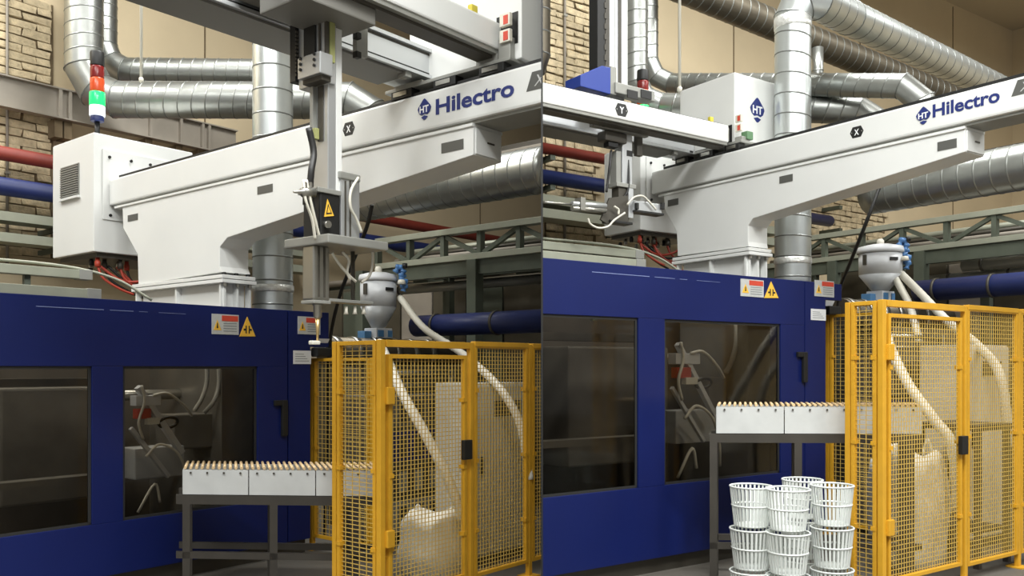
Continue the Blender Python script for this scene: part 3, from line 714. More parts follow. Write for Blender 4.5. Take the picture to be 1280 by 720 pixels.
    MB().box((Ua - 0.10*k, vend - 0.25*k, z1 + 0.012), (Ua - 0.06*k, vend - 0.19*k, z1 + 0.08*k)).build('yellow_stop', mat('stop_yellow', (206, 190, 60), 0.5), r, b, bevel=0.006)
    return r, z0, z1, y0, y1

RAL, za0, za1, zb0, zb1 = arms(L, dict(k=1.0, Ua=-3.9, Ub=-4.6, VB=VBL, bw=0.36, bt=BTL, a_end=(628, 62), a_lo=(566, 36.5), a_hi=(600, 17), v_start=1.5,
    b_lo=(470, 75), b_hi=(470, 37), b_end=(549, 80), bwid=0.34, house=dict(dv=0.10, corner=652, left=512, topc=(600, -60), depth=0.7, cham=0.12),
    label='white robot arm with vertical axis reaching down to the gripper, left bay'))
RAR, ra0, ra1, rb0, rb1 = arms(R, dict(k=0.85, Ua=-5.95, Ub=-6.45, VB=VBR, bw=0.34, bt=BTR, a_end=(911, 165), a_lo=(790, 152), a_hi=(790, 128.5), v_start=2.5,
    b_lo=(838, 187), b_hi=(838, 171), b_end=(868, 186), bwid=0.28, house=dict(dv=0.10, corner=918, left=850, topc=(918, 90), depth=0.82, cham=0.16, emb=(946.5, 137), es=0.20),
    label='white robot arm carrying a blue box and raised vertical axis, right bay'))
hy = R.u(777, 137.5, -5.95); hexagon(R, RAR, hy, Vector((0, 1, 0)), Vector((1, 0, 0)), 0.125, 'Y')

# vertical axis and gripper, left bay
def zaxis_left(b, r):
    uz = -4.27
    def Q(px, py, du=0.0): return b.u(px, py, uz + du)
    def vbox(px0, px1, py0, py1, u0, u1, nm, m, parent=r, bev=0.004):
        f = uz + u1                                    # pixel span of the face that looks along +u
        a = b.u(px0, (py0+py1)/2, f); c = b.u(px1, (py0+py1)/2, f); zc = b.u((px0+px1)/2, py0, f).z; zd = b.u((px0+px1)/2, py1, f).z
        return MB().box((uz + u0, a.y, zd), (uz + u1, c.y, zc)).build(nm, m, parent, b, bevel=bev)
    # carriage plate between the arms
    vbox(378, 470, -20, 14, -0.10, 0.30, 'axis_carriage', M_plate, bev=0.01)
    vbox(378, 470, -60, -20, -0.30, 0.34, 'axis_carriage_top', M_plate)
    ax = vbox(406, 420, -40, 104, -0.14, 0.11, 'vertical_profile', M_alu, bev=0.005)
    vl = b.u(406, 50, uz + 0.11).y; z_ = lambda y: b.u(406, y, uz + 0.11).z
    MB().box((uz - 0.075, vl - 0.012, z_(68)), (uz + 0.03, vl, z_(0))).build('belt_cover', M_black, ax, b)
    MB().box((uz + 0.06, vl - 0.008, z_(70)), (uz + 0.075, vl, z_(0))).build('profile_slot', M_dgrey, ax, b)
    MB().box((uz - 0.20, vl - 0.02, z_(92)), (uz - 0.145, vl + 0.05, z_(4))).build('energy_chain', M_black, r, b, bevel=0.004)
    for i in range(12):
        MB().box((uz - 0.145, vl - 0.022, z_(30 + 5*i)), (uz - 0.135, vl + 0.02, z_(27 + 5*i))).build('chain_link', M_dgrey, ax, b)
    vbox(408, 413, 8, 82, 0.11, 0.13, 'slide_rail', M_dgrey, ax, 0.002)
    vbox(413, 419, 12, 78, 0.11, 0.14, 'yellow_chain', mat('chain_yellow', (150, 152, 96), 0.6), ax, 0.002)
    vbox(420, 427.5, -10, 240, -0.03, 0.09, 'edge_profile', M_white, bev=0.003)
    blk = vbox(400, 416, 66, 93, -0.06, 0.15, 'belt_clamp', M_alu, bev=0.006)
    vk = b.u(400, 80, uz + 0.15).y
    for i in range(3):
        for du in (-0.03, 0.10):
            c = Vector((uz + du, vk, z_(71 + 7*i))); MB().tube([c, c - Vector((0, 0.008, 0))], 0.010, 8).build('clamp_screw', M_black, blk, b)
    vbox(402, 414, 93, 101, -0.05, 0.13, 'motor_flange', M_dgrey, bev=0.006)
    lp = vbox(410, 420, 100, 238, -0.05, 0.09, 'lower_profile', M_alu, bev=0.005)
    vb_ = b.u(410, 150, uz + 0.09).y
    MB().box((uz + 0.0, vb_ - 0.006, z_(172)), (uz + 0.05, vb_, z_(100))).build('profile_slot', M_dgrey, lp, b)
    MB().box((uz - 0.045, vb_ - 0.03, z_(160)), (uz - 0.015, vb_, z_(100))).build('slide_block', M_grey, lp, b, bevel=0.003)
    MB().box((uz - 0.03, vb_ - 0.04, z_(170)), (uz + 0.02, vb_ - 0.008, z_(156))).build('yellow_lug', mat('chain_yellow', (150, 152, 96), 0.6), r, b, bevel=0.004)
    # bracket with drilled cover on the second arm
    br = vbox(446, 460, 15, 70, -0.02, 0.02, 'sensor_bracket', M_grey)
    for y in (44, 68): vbox(446, 452, y - 4, y + 4, 0.02, 0.06, 'sensor', M_black, br)
    # cable loom beside the profile
    MB().tube(smooth_path([Q(386, 160, 0.09), Q(392, 190, 0.1), Q(389, 215, 0.12), Q(388, 245, 0.1), Q(396, 285, 0.1)]), 0.020, 8).build('cable_loom', M_blackh, r, b)
    for d in (0, 6): MB().tube(smooth_path([Q(383 - d*0.6, 225, 0.12), Q(388 - d, 250, 0.13), Q(394 - d*0.6, 275, 0.12), Q(400 - d, 300, 0.1)]), 0.009, 7).build('air_hose', M_hosew, r, b)
    sp = MB().tube([Q(367, 240, 0.12), Q(377, 240, 0.12), Q(378, 240, 0.12), Q(392, 241, 0.12)], [0.006, 0.012, 0.03, 0.03], 10).build('spray_nozzle', M_steel, r, b)
    for px in (381, 388): MB().tube([Q(px, 228, 0.12), Q(px, 256, 0.12)], 0.013, 8).build('nozzle_pin', M_dgrey, sp, b)
    # wrist
    wr = vbox(400, 425, 240, 300, -0.05, 0.11, 'wrist_block', M_black, bev=0.012)
    vbox(397, 427, 236, 242, -0.07, 0.12, 'wrist_plate', M_grey, bev=0.004)
    q = [Q(px, py, 0.11) for px, py in ((405, 271), (417, 270), (409, 249))]
    tri = MB().prism([(uz + 0.11, p_.y, p_.z) for p_ in q], (0.004, 0, 0)).build('hazard_triangle', M_lblyel, wr, b)
    c = (q[0] + q[1] + q[2]) / 3; q2 = [c + (p_ - c) * 0.62 for p_ in q]; q3 = [c + (p_ - c) * 0.36 for p_ in q]
    MB().prism([(uz + 0.114, p_.y, p_.z) for p_ in q2], (0.001, 0, 0)).build('triangle_ink', M_ink, wr, b)
    MB().prism([(uz + 0.115, p_.y, p_.z) for p_ in q3], (0.001, 0, 0)).build('triangle_core', M_lblyel, wr, b)
    k_ = Q(407, 281, 0.11); MB().tube([k_, k_ + Vector((0.03, 0, 0))], 0.022, 12).build('pivot_knob', M_steel, wr, b)
    cy = vbox(426, 450, 224, 300, -0.05, 0.10, 'pneumatic_cylinder', M_alu, bev=0.010)
    vbox(425, 451, 216, 225, -0.06, 0.11, 'cylinder_cap', M_grey, cy, 0.008)
    for px in (431, 437): vbox(px, px + 2, 226, 300, 0.10, 0.103, 'profile_slot', M_dgrey, cy, 0)
    MB().tube(smooth_path([Q(448, 222, 0.13), Q(439, 238, 0.14), Q(438, 258, 0.14), Q(446, 275, 0.13), Q(452, 290, 0.13)]), 0.009, 7).build('air_hose', M_hosew, r, b)
    # gripper head: plate, gripping cylinder, rods, cups, moulded part
    zp = Q(415, 306).z; a = Q(366, 306).y; c2 = Q(466, 300).y
    gp = MB().box((uz - 0.22, a + 0.10, zp - 0.025), (uz + 0.20, c2 - 0.05, zp + 0.03)).build('gripper_plate', M_grey, r, b, bevel=0.008)
    vc = Q(395, 340).y; z0 = Q(395, 376).z
    gc = MB().box((uz - 0.055, vc - 0.06, z0), (uz + 0.055, vc + 0.06, zp - 0.025)).build('gripping_cylinder', M_steel, r, b, bevel=0.012)
    for dv in (-0.03, 0.012): MB().box((uz + 0.055, vc + dv, z0 + 0.02), (uz + 0.058, vc + dv + 0.014, zp - 0.03)).build('profile_slot', M_dgrey, gc, b)
    MB().box((uz - 0.06, vc - 0.066, z0 - 0.02), (uz + 0.06, vc + 0.066, z0)).build('cylinder_foot', M_grey, gc, b, bevel=0.004)
    zt0 = Q(396, 398).z; zt1 = Q(396, 426).z; vn = Q(397, 390).y
    MB().lathe((uz, vn, zt0), [(0.016, 0), (0.026, 0.01), (0.026, z0 - zt0 - 0.03), (0.034, z0 - zt0 - 0.02)], 12).build('gripper_shank', M_steel, r, b)
    MB().lathe((uz, vn, zt1), [(0.007, 0), (0.010, 0.06), (0.016, zt0 - zt1)], 10).build('gripper_tip', mat('brass_tip', (186, 160, 110), 0.35, 0.7), r, b)
    v0, v1 = Q(388, 430).y, Q(398, 428).y
    MB().box((uz - 0.02, v0, zt1 - 0.024), (uz + 0.02, v1, zt1)).build('moulded_part', M_hosew, r, b, bevel=0.006)
    vr = Q(441, 340).y; zr = Q(441, 376).z
    MB().tube([(uz, vr, zp), (uz, vr, zr - 0.02)], 0.013, 8).build('guide_rod', M_dgrey, r, b)
    MB().box((uz - 0.05, vc, zr - 0.02), (uz + 0.05, Q(460, 376).y, zr)).build('cup_bar', M_grey, r, b, bevel=0.004)
    for px in (430, 441, 452):
        cc = Q(px, 379)
        MB().lathe((uz + 0.02, cc.y, cc.z - 0.07), [(0.016, 0), (0.010, 0.02), (0.010, 0.05)], 10).build('suction_cup', M_hosew, r, b)
    for pts in ([(415, 316), (424, 330), (436, 344), (445, 352)], [(428, 315), (436, 325), (434, 340), (438, 350)], [(462, 300), (466, 320), (463, 342), (452, 353)]):
        MB().tube(smooth_path([Q(px, py, 0.08) for px, py in pts]), 0.009, 7).build('air_hose', M_hosew, r, b)
zaxis_left(L, RAL)

def zaxis_right(b, r):
    uz = -6.22
    def Q(px, py, du=0.0): return b.u(px, py, uz + du)
    def vbox(px0, px1, py0, py1, u0, u1, nm, m, parent=r, bev=0.004):
        a = b.u(px0, (py0+py1)/2, uz); c = b.u(px1, (py0+py1)/2, uz); zc = b.u((px0+px1)/2, py0, uz).z; zd = b.u((px0+px1)/2, py1, uz).z
        return MB().box((uz + u0, a.y, zd), (uz + u1, c.y, zc)).build(nm, m, parent, b, bevel=bev)
    ax = vbox(757, 776, -90, 166, -0.05, 0.05, 'vertical_profile', M_alu, bev=0.005)
    vbox(741.5, 751, -90, 100, -0.06, 0.06, 'energy_chain', M_black)
    vbox(752, 757, -90, 110, -0.05, 0.055, 'profile_slot', M_dgrey, ax, 0)
    vbox(764, 766.5, -90, 120, 0.05, 0.055, 'slide_rail', M_white, ax, 0)
    vbox(768, 772, -90, 120, 0.05, 0.054, 'profile_slot', M_dgrey, ax, 0)
    vbox(774.5, 781, -90, 118, -0.04, 0.04, 'edge_profile', M_white)
    for i in range(9):
        y = -20 + 13*i; vbox(750, 753, y, y + 7, -0.05, 0.064, 'chain_link', M_dgrey, ax, 0.001)
    # blue belt cover on the carriage
    q = [b.u(px, py, uz) for px, py in ((715, 112), (715, 98), (742, 86.5), (752.5, 89), (752.5, 119), (752.5, 122))]
    MB().prism([(uz - 0.10, p.y, p.z) for p in q], (0.22, 0, 0)).build('belt_cover', mat('cover_blue', (36, 62, 150), 0.4), r, b, bevel=0.006)
    vbox(752.5, 760, 88, 122, -0.02, 0.12, 'carriage_bracket', M_grey)
    fl = vbox(757, 806, 113, 126, 0.02, 0.14, 'carriage_flange', M_grey, bev=0.008)
    for x in (771, 788): vbox(x, x + 13, 118, 128, 0.14, 0.15, 'carriage_seal', M_black, fl, 0.001)
    # bracket and lower axis under the main arm
    vbox(731, 800, 148, 168, 0.06, 0.12, 'hanger_plate', M_plate, bev=0.008)
    for x in (742, 750): vbox(x, x + 3, 150, 162, 0.12, 0.124, 'plate_slot', M_black, bev=0)
    vbox(748, 775, 168, 180, -0.02, 0.10, 'gearbox', M_dgrey, bev=0.012)
    vbox(754, 766, 180, 186, 0.0, 0.08, 'gearbox_hub', M_black, bev=0.008)
    lo = vbox(772.5, 785, 160, 232, -0.05, 0.06, 'lower_profile', M_alu, bev=0.005)
    vbox(766, 772, 190, 232, -0.04, 0.05, 'slide_block', M_grey, lo)
    vbox(778, 785, 190, 197, 0.06, 0.064, 'label_mark', M_black, lo, 0)
    vbox(792, 799, 165, 196, 0.0, 0.05, 'sensor_bracket', M_dgrey, bev=0.006)
    MB().tube(smooth_path([Q(764, 188, 0.05), Q(762, 208, 0.07), Q(760, 225, 0.06), Q(758, 240, 0.06)]), 0.012, 7).build('cable_loom', M_blackh, r, b)
    MB().tube(smooth_path([Q(785, 200, 0.05), Q(786, 225, 0.07), Q(784, 240, 0.07), Q(778, 248, 0.06)]), 0.012, 7).build('cable_loom', M_blackh, r, b)
    vbox(764, 788, 231, 236, -0.06, 0.08, 'wrist_plate', M_grey)
    wr = vbox(768, 781, 236, 278, -0.04, 0.06, 'wrist_block', M_dgrey, bev=0.006)
    vbox(779, 785, 236, 274, -0.03, 0.075, 'wrist_profile', M_alu, bev=0.004)
    # curved dark bracket
    pts = [(755, 249), (778, 246), (778, 280), (752, 281), (744, 276), (750, 262)]
    MB().prism([(uz + 0.06, b.u(px, py, uz).y, b.u(px, py, uz).z) for px, py in pts], (0.02, 0, 0)).build('wrist_bracket', M_dgrey, r, b)
    for py, m in ((256, M_alu), (262, M_steel)):
        MB().tube([Q(715, py - 1.5, 0.11), Q(757, py + 1.5, 0.11)], 0.024, 10).build('pneumatic_cylinder', m, r, b)
    MB().tube([Q(680, 252.5, 0.10), Q(717, 256, 0.10)], 0.012, 8).build('piston_rod', M_steel, r, b)
    vbox(713, 719, 250, 266, 0.06, 0.15, 'cylinder_head', M_steel)
    rc = vbox(785, 818, 255, 266.5, 0.02, 0.10, 'side_cylinder', M_alu, bev=0.004)
    vbox(784, 820, 266.5, 269, 0.0, 0.11, 'cylinder_rail', M_black, rc, 0.001)
    for px in (784, 816): vbox(px, px + 3, 256, 264, 0.10, 0.13, 'cylinder_port', M_black, rc, 0.002)
    for pts in ([(784, 256), (792, 247), (803, 245), (812, 253), (820, 262)], [(781, 266), (768, 275), (760, 283), (748, 285), (738, 280), (735, 273)], [(768, 258), (773, 262), (773, 268)]):
        MB().tube(smooth_path([Q(px, py, 0.13) for px, py in pts]), 0.010, 7).build('air_hose', M_hosew, r, b)
    vbox(754, 782, 278, 281, -0.02, 0.1, 'wrist_foot', M_black, bev=0.003)
zaxis_right(R, RAR)

# ------------------------------------------------------------------ ventilation ducts
def T(b, t, *pp): return [b.t(px, py, t) for px, py in pp]
dl = 10.8
duct(L, T(L, dl, (105, -70), (105, 84), (121, 113), (146, 124.5), (436, 126), (462, 142), (476, 170)), 22.5*dl/F, 'large galvanised duct turning right behind the left signal tower', seam=0.165)
duct(L, T(L, dl + 0.55, (129, -70), (129, 58), (137, 78), (156, 89), (405, 92)), 16.5*(dl+.55)/F, 'slim galvanised duct turning right above the larger one, left bay', seam=0.15)
tl = 8.75
D3 = duct(L, T(L, tl, (341, -60), (341, 440)), 24.6*tl/F, 'upright galvanised duct behind the left column', seam=0.222, m=M_galvn)
for y0, y1 in ((357, 366),):
    a, c = L.t(343, y1, tl), L.t(343, y0, tl); MB().lathe((L.t(341, y1, tl).x, L.t(341, y1, tl).y, a.z), [(0.20, 0), (0.205, 0.01), (0.205, c.z - a.z)], 20).build('clamp_band', M_tape, D3, L)
v4 = 6.6
a = L.v(452, 252, v4); c = L.v(700, 210, v4)
duct(L, [a, Vector((c.x, v4, a.z + (c.z - a.z) * 0.25))], 27*8.9/F, 'large galvanised duct under the left beam', seam=0.15)

dr = 10.2
duct(R, T(R, dr, (794, -70), (794, 104), (805, 124), (826, 132)) + [R.t(1072, 138, 9.25), R.t(1098, 154, 9.25), R.t(1108, 190, 9.25)], 15.5*dr/F, 'large galvanised duct turning right beside the right signal tower', seam=0.15)
duct(R, T(R, dr + 0.7, (810.5, -70), (810.5, 76), (819, 95), (838, 104)) + [R.t(1128, 107.5, 8.6), R.t(1152, 126, 8.55), R.t(1160, 180, 8.5)], 12.2*(dr+.7)/F, 'slim galvanised duct above the larger one, right bay', seam=0.15)
tr = 9.05
D3R = duct(R, T(R, tr, (991, 372), (991, 22), (1001, -2), (1024, 2)) + [R.t(1062, 22, tr + 0.6), R.t(1263, 118, tr + 3.6)], 22*tr/F, 'galvanised duct rising behind the right beam and bending away', seam=0.20, m=M_galvn)
for y0, y1, m in ((23, 37, M_tape), (323, 331, M_tape)):
    p = R.t(991, y1, tr); c = R.t(991, y0, tr); MB().lathe((p.x, p.y, p.z), [(0.184, 0), (0.188, 0.01), (0.188, c.z - p.z)], 20).build('foil_band', m, D3R, R)
pa, pb_ = R.t(838, -22, 10.6), R.t(1225, 138, 13.6)
duct(R, [pa, pb_], 19*10.8/F, 'dusty brown duct sloping across the right bay', seam=0.14, m=M_galvd)
duct(R, T(R, 11.0, (1022, 60), (1022, 118)), 7*11/F, 'short thin duct below the dusty brown duct', seam=0.2)
duct(R, T(R, 8.1, (677, -70), (677, 68), (670, 90)), 11*8.1/F, 'vertical duct at the edge of the partition, right bay', seam=0.2, m=M_galvd)
v4r = 8.4
a = R.v(1086, 243, v4r); c = R.v(1290, 222, v4r)
duct(R, [a, Vector((a.x + 3.9, v4r, a.z))], 26*9.0/F, 'large galvanised duct under the right beam', seam=0.15)

# ------------------------------------------------------------------ pipes, girders and trays along the walls
def wall_run(b, du, pa, pb, r, m, nm, label, v0=-1.0, v1=15.8, clamps=()):
    c = WALL[b] + du; p = b.u(*pa, c); q = b.u(*pb, c); z = (p.z + q.z) / 2
    rt = thing(nm, b, (c, (v0 + v1)/2, z - r), label, 'pipe')
    MB().tube([(c, v0, z), (c, v1, z)], r, 14).build('pipe_run', m, rt, b)
    for px in clamps:
        v = b.u(px, 200, c).y
        MB().box((WALL[b] + 0.02, v - 0.04, z - r - 0.06), (c + 0.02, v + 0.04, z - r)).build('wall_bracket', M_gsteel, rt, b)
    return rt
wall_run(L, 0.40, (2, 190), (60, 203), 0.088, M_red, 'wall_pipe', 'dark red pipe along the left bay wall', clamps=(-20, 300))
wall_run(L, 0.45, (2, 232), (60, 242), 0.112, M_bpipe, 'wall_pipe', 'blue pipe along the left bay wall', clamps=(-20, 300))
wall_run(R, 0.36, (684, 184), (750, 200), 0.070, M_red, 'wall_pipe', 'dark red pipe along the right bay wall', v1=12.5, clamps=(690, 1050))
wall_run(R, 0.40, (684, 220), (750, 233), 0.090, M_bpipe, 'wall_pipe', 'blue pipe along the right bay wall', v1=12.5, clamps=(690, 1050))
for b, x0, x1, ya in ((L, -10, 72, ((262, 273), (287, 300))), (R, 680, 760, ((243, 254), (261, 270)))):
    for i, (y0, y1) in enumerate(ya):
        c = WALL[b] + 0.62; p = b.u(x0, y0, c); q = b.u(x1, y1 + 3, c); z = (p.z + q.z)/2; h = 0.09
        rt = thing('cable_tray', b, (c - 0.15, 4, z - h), '%s grey-green cable tray below the blue pipe, %s bay' % (('upper', 'lower')[i], b.name), 'cable tray')
        v0, v1 = (-0.5, 9.0) if b is L else (1.5, 11.0)
        MB().box((c - 0.02, v0, z - h), (c, v1, z + 0.02)).build('tray_side', M_gtray, rt, b)
        MB().box((c - 0.32, v0, z - h), (c - 0.30, v1, z + 0.02)).build('tray_side', M_gtray, rt, b)
        MB().box((c - 0.30, v0, z - h), (c - 0.02, v1, z - h + 0.01)).build('tray_floor', M_gtray, rt, b)
        for vv in range(int(v0) + 1, int(v1), 2):
            MB().box((WALL[b] + 0.03, vv, z - h - 0.06), (c - 0.02, vv + 0.05, z - h)).build('tray_bracket', M_gsteel, rt, b)
# steel girder fixed along the left wall
def girder(b, du, pa, pb, h, label, pxs, v0, v1):
    c = WALL[b] + du; p = b.u(*pa, c); q = b.u(*pb, c); z = (p.z + q.z)/2
    rt = thing('wall_girder', b, (c - 0.1, (v0+v1)/2, z - h/2), label, 'girder')
    MB().box((c - 0.06, v0, z - h/2), (c - 0.045, v1, z + h/2)).build('web', M_ibeam, rt, b)
    MB().box((c - 0.12, v0, z + h/2), (c + 0.015, v1, z + h/2 + 0.018)).build('flange', M_ibeam, rt, b)
    MB().box((c - 0.12, v0, z - h/2 - 0.018), (c + 0.015, v1, z - h/2)).build('flange', M_ibeam, rt, b)
    for px in pxs:
        v = b.u(px, 130, c).y; MB().box((c - 0.045, v - 0.02, z - h/2), (c + 0.008, v + 0.02, z + h/2)).build('stiffener', M_ibeam, rt, b)
        MB().box((WALL[b], v - 0.05, z - h/2 - 0.25), (c - 0.06, v + 0.05, z - h/2 - 0.02)).build('corbel', M_mortar, rt, b)
girder(L, 0.30, (2, 112), (84, 131), 0.36, 'grey steel girder fixed along the brick wall, left bay', (76, 88, 189, 227, 254, 262), -0.5, L.u(297, 170, -11.7).y)
# thin white conduits on the walls and hanging rods
for b, px, t, y0, y1, lb in ((L, 9, None, -80, 330, 'thin white conduit on the brick wall, left bay'), (R, 706, None, -80, 320, 'thin white conduit on the brick wall, right bay')):
    p = b.u(px, 100, WALL[b] + 0.06); z0 = b.u(px, y1, WALL[b] + 0.06).z
    rt = thing('wall_conduit', b, (p.x, p.y, z0), lb, 'conduit')
    MB().tube([(p.x, p.y, z0), (p.x, p.y, 8.6)], 0.018, 8).build('conduit_pipe', M_ibeam, rt, b)
    for zz in (4.2, 5.4, 6.4): MB().box((WALL[b] + 0.02, p.y - 0.03, zz), (p.x + 0.024, p.y + 0.03, zz + 0.03)).build('conduit_clip', M_steel, rt, b)
for b, px, t, y1, lb in ((L, 176.5, 10.2, 100, 'white hanging rod in front of the left bay ducts'), (R, 849.5, 9.0, 112, 'white hanging rod above the drive housing, right bay')):
    p = b.t(px, y1, t); rt = thing('hanging_rod', b, p, lb, 'rod')
    MB().tube([p, (p.x, p.y, ZCEIL)], 1.9*t/F, 8).build('rod', M_hosew, rt, b)
    MB().lathe((p.x, p.y, p.z - 0.03), [(0.012, 0), (0.026, 0.015), (0.026, 0.05), (0.014, 0.06)], 10).build('rod_end', M_hosew, rt, b)
# cable trays lying on the machine tops
for b, UF, rows, xr in ((L, -6.72, (((0, 331), (114, 345), 0.9, 114), ((0, 357), (122, 368), 0.25, 125)), (-40, 120)), (R, -5.4, (((700, 308), (808, 317), 0.95, 804), ((700, 321), (806, 328), 0.3, 806)), (680, 800))):
    for i, (pa, pb2, dp, pe) in enumerate(rows):
        c = UF - dp; p = b.u(*pa, c); q = b.u(*pb2, c); z = max((p.z + q.z)/2, ZT[b] + 0.02 if i else 0)
        z0 = max(p.z, q.z) if False else z; v0 = 1.0 if b is L else 3.0; v1 = b.u(pe, 340, c).y
        rt = thing('cable_channel', b, (c, (v0+v1)/2, z0 - 0.05), '%s grey steel channel above the blue machine, %s bay' % (('rear', 'front')[i], b.name), 'channel')
        MB().box((c - 0.10, v0, z0 - 0.045), (c, v1, z0 + 0.03)).build('channel_body', M_gtray, rt, b, bevel=0.004)
        MB().box((c - 0.11, v1 - 0.10, z0 - 0.05), (c + 0.006, v1 + 0.01, z0 + 0.035)).build('channel_end', M_grey, rt, b, bevel=0.004)
        for f in (0.2, 0.5, 0.8):
            vv = v0 + (v1 - v0) * f
            MB().box((c - 0.09, vv, ZT[b] - 0.4), (c - 0.05, vv + 0.05, z0 - 0.045)).build('channel_post', M_gsteel, rt, b)
        if i == 0:
            MB().tube(smooth_path([(c - 0.05, v0, z0 + 0.06), (c - 0.04, v0 + (v1-v0)*0.5, z0 + 0.055), (c - 0.05, v1 - 0.3, z0 + 0.06), (c, v1 + 0.2, z0 - 0.02), (c + 0.1, v1 + 0.5, z0 - 0.2)]), 0.012, 8).build('cable', M_gtray, rt, b)

# ------------------------------------------------------------------ steel pipe rack on the right of each bay
def rack(b, D):
    v = D['v']; u0, u1 = D['u0'], D['u1']
    def z(px, py, vv=None): return b.v(px, py, vv or v).z
    zt = z(*D['top']); zm = z(*D['mid']); zl = z(*D['low'])
    r = thing('pipe_rack', b, ((u0+u1)/2, v, 0), 'green-grey steel pipe rack behind the fence, %s bay' % b.name, 'rack')
    for zz, m in ((zt, M_gtray), (zm, M_gtray)):
        MB().box((u0, v, zz - 0.05), (u1, v + 0.12, zz + 0.02)).build('chord', m, r, b, bevel=0.004)
    MB().box((u0, v + 0.03, zm - 0.22), (u1, v + 0.09, zm - 0.05)).build('lower_web', M_gsteel, r, b)
    n = D['n']; st = (u1 - u0) / n
    for i in range(n + 1):
        uu = u0 + st * i
        MB().box((uu - 0.03, v + 0.02, zm), (uu + 0.03, v + 0.10, zt - 0.05)).build('truss_post', M_gsteel, r, b)
        if i < n: MB().bar((uu, v + 0.06, zm if i % 2 else zt - 0.05), (uu + st, v + 0.06, zt - 0.05 if i % 2 else zm), 0.05, 0.05).build('truss_diagonal', M_gsteel, r, b)
    for px in D['posts']:
        uu = b.v(px, 340, v).x; MB().box((uu - 0.07, v - 0.02, 0), (uu + 0.07, v + 0.12, zm - 0.05)).build('leg', M_gsteel, r, b, bevel=0.004)
        MB().box((uu - 0.14, v - 0.08, 0), (uu + 0.14, v + 0.18, 0.02)).build('foot_plate', M_gsteel, r, b)
    for uu in (u0 + 0.3, (u0+u1)/2, u1 - 0.3):
        MB().box((uu - 0.04, v + 0.12, zm - 0.12), (uu + 0.04, v + 1.1, zm - 0.02)).build('cross_bar', M_gsteel, r, b)
        MB().box((uu - 0.06, v + 1.0, 0), (uu + 0.06, v + 1.1, zt)).build('leg', M_gsteel, r, b)
    MB().box((u0, v + 1.0, zt - 0.1), (u1, v + 1.1, zt)).build('chord', M_gsteel, r, b)
    MB().box((u0, v + 1.0, zm - 0.1), (u1, v + 1.1, zm)).build('chord', M_gsteel, r, b)
    for i in range(n):
        uu = u0 + st * i
        MB().bar((uu, v + 1.05, zt - 0.1 if i % 2 else zm), (uu + st, v + 1.05, zm if i % 2 else zt - 0.1), 0.06, 0.06).build('truss_diagonal', M_gsteel, r, b)
    for f, rr, m in ((0.25, 0.035, M_ibeam), (0.5, 0.028, M_dgrey), (0.75, 0.04, M_gtray)):
        MB().tube([(u0, v + 0.2 + 0.7*f, zm + (zt - zm)*f), (u1, v + 0.2 + 0.7*f, zm + (zt - zm)*f)], rr, 10).build('service_pipe', m, r, b)
    MB().box((u0, v + 0.3, zm - 0.04), (u1, v + 0.75, zm - 0.015)).build('walkway_deck', M_dgrey, r, b)
    # blue pipe in front of the rack and grey pipes on it
    for i, (pp, rr, m, dv, lb) in enumerate(D['pipes']):
        vv = v + dv; zz = b.v(*pp, vv).z; uu0 = b.v(D['pl'][i], pp[1], vv).x
        p = thing('rack_pipe', b, ((uu0+u1)/2, vv, zz - rr), lb + ', %s bay' % b.name, 'pipe')
        MB().tube([(uu0, vv, zz), (u1, vv, zz)], rr, 16).build('pipe_run', m, p, b)
        for f in (0.08, 0.3, 0.55, 0.8):
            x = uu0 + (u1 - uu0) * f
            MB().tube([(x, vv, zz), (x + 0.03, vv, zz)], rr * 1.10, 16).build('pipe_clamp', M_dgrey, p, b)
    return r
rack(L, dict(v=7.6, u0=-8.4, u1=-3.2, top=(560, 288), mid=(560, 322), low=(560, 350), n=9, posts=(450, 590),
    pipes=[((610, 404), 0.12, M_bpipe, -0.5, 'large blue pipe behind the fence'), ((560, 340), 0.07, M_grey, 0.35, 'upper grey pipe on the rack'), ((560, 358), 0.06, M_grey, 0.55, 'lower grey pipe on the rack')], pl=(520, 470, 470)))
rack(R, dict(v=10.9, u0=-9.0, u1=-3.0, top=(1180, 272), mid=(1200, 303), low=(1150, 350), n=10, posts=(1149, 1040),
    pipes=[((1215, 359), 0.13, M_bpipe, -0.6, 'large blue pipe behind the fence'), ((1230, 330), 0.075, M_grey, 0.3, 'upper grey pipe on the rack'), ((1230, 344), 0.06, M_grey, 0.5, 'lower grey pipe on the rack')], pl=(1146, 1204, 1160)))
# box girder passing behind the beam ends
for b, vv, y, px0, lb in ((L, 6.9, (650, 184, 216), 480, 'grey box girder behind the left beam end'), (R, 9.3, (1250, 189, 212), 1110, 'grey box girder behind the right beam end')):
    z1 = b.v(y[0], y[1], vv).z; z0 = b.v(y[0], y[2], vv).z; u0 = b.v(px0, 220, vv).x
    rt = thing('box_girder', b, (u0, vv, z0), lb, 'girder')
    MB().box((u0, vv, z0), (u0 + 6, vv + 0.25, z1)).build('girder_body', M_ibeam, rt, b, bevel=0.006)
    MB().box((u0, vv + 0.01, z1), (u0 + 6, vv + 0.2, z1 + 0.05)).build('girder_cap', M_dgrey, rt, b)

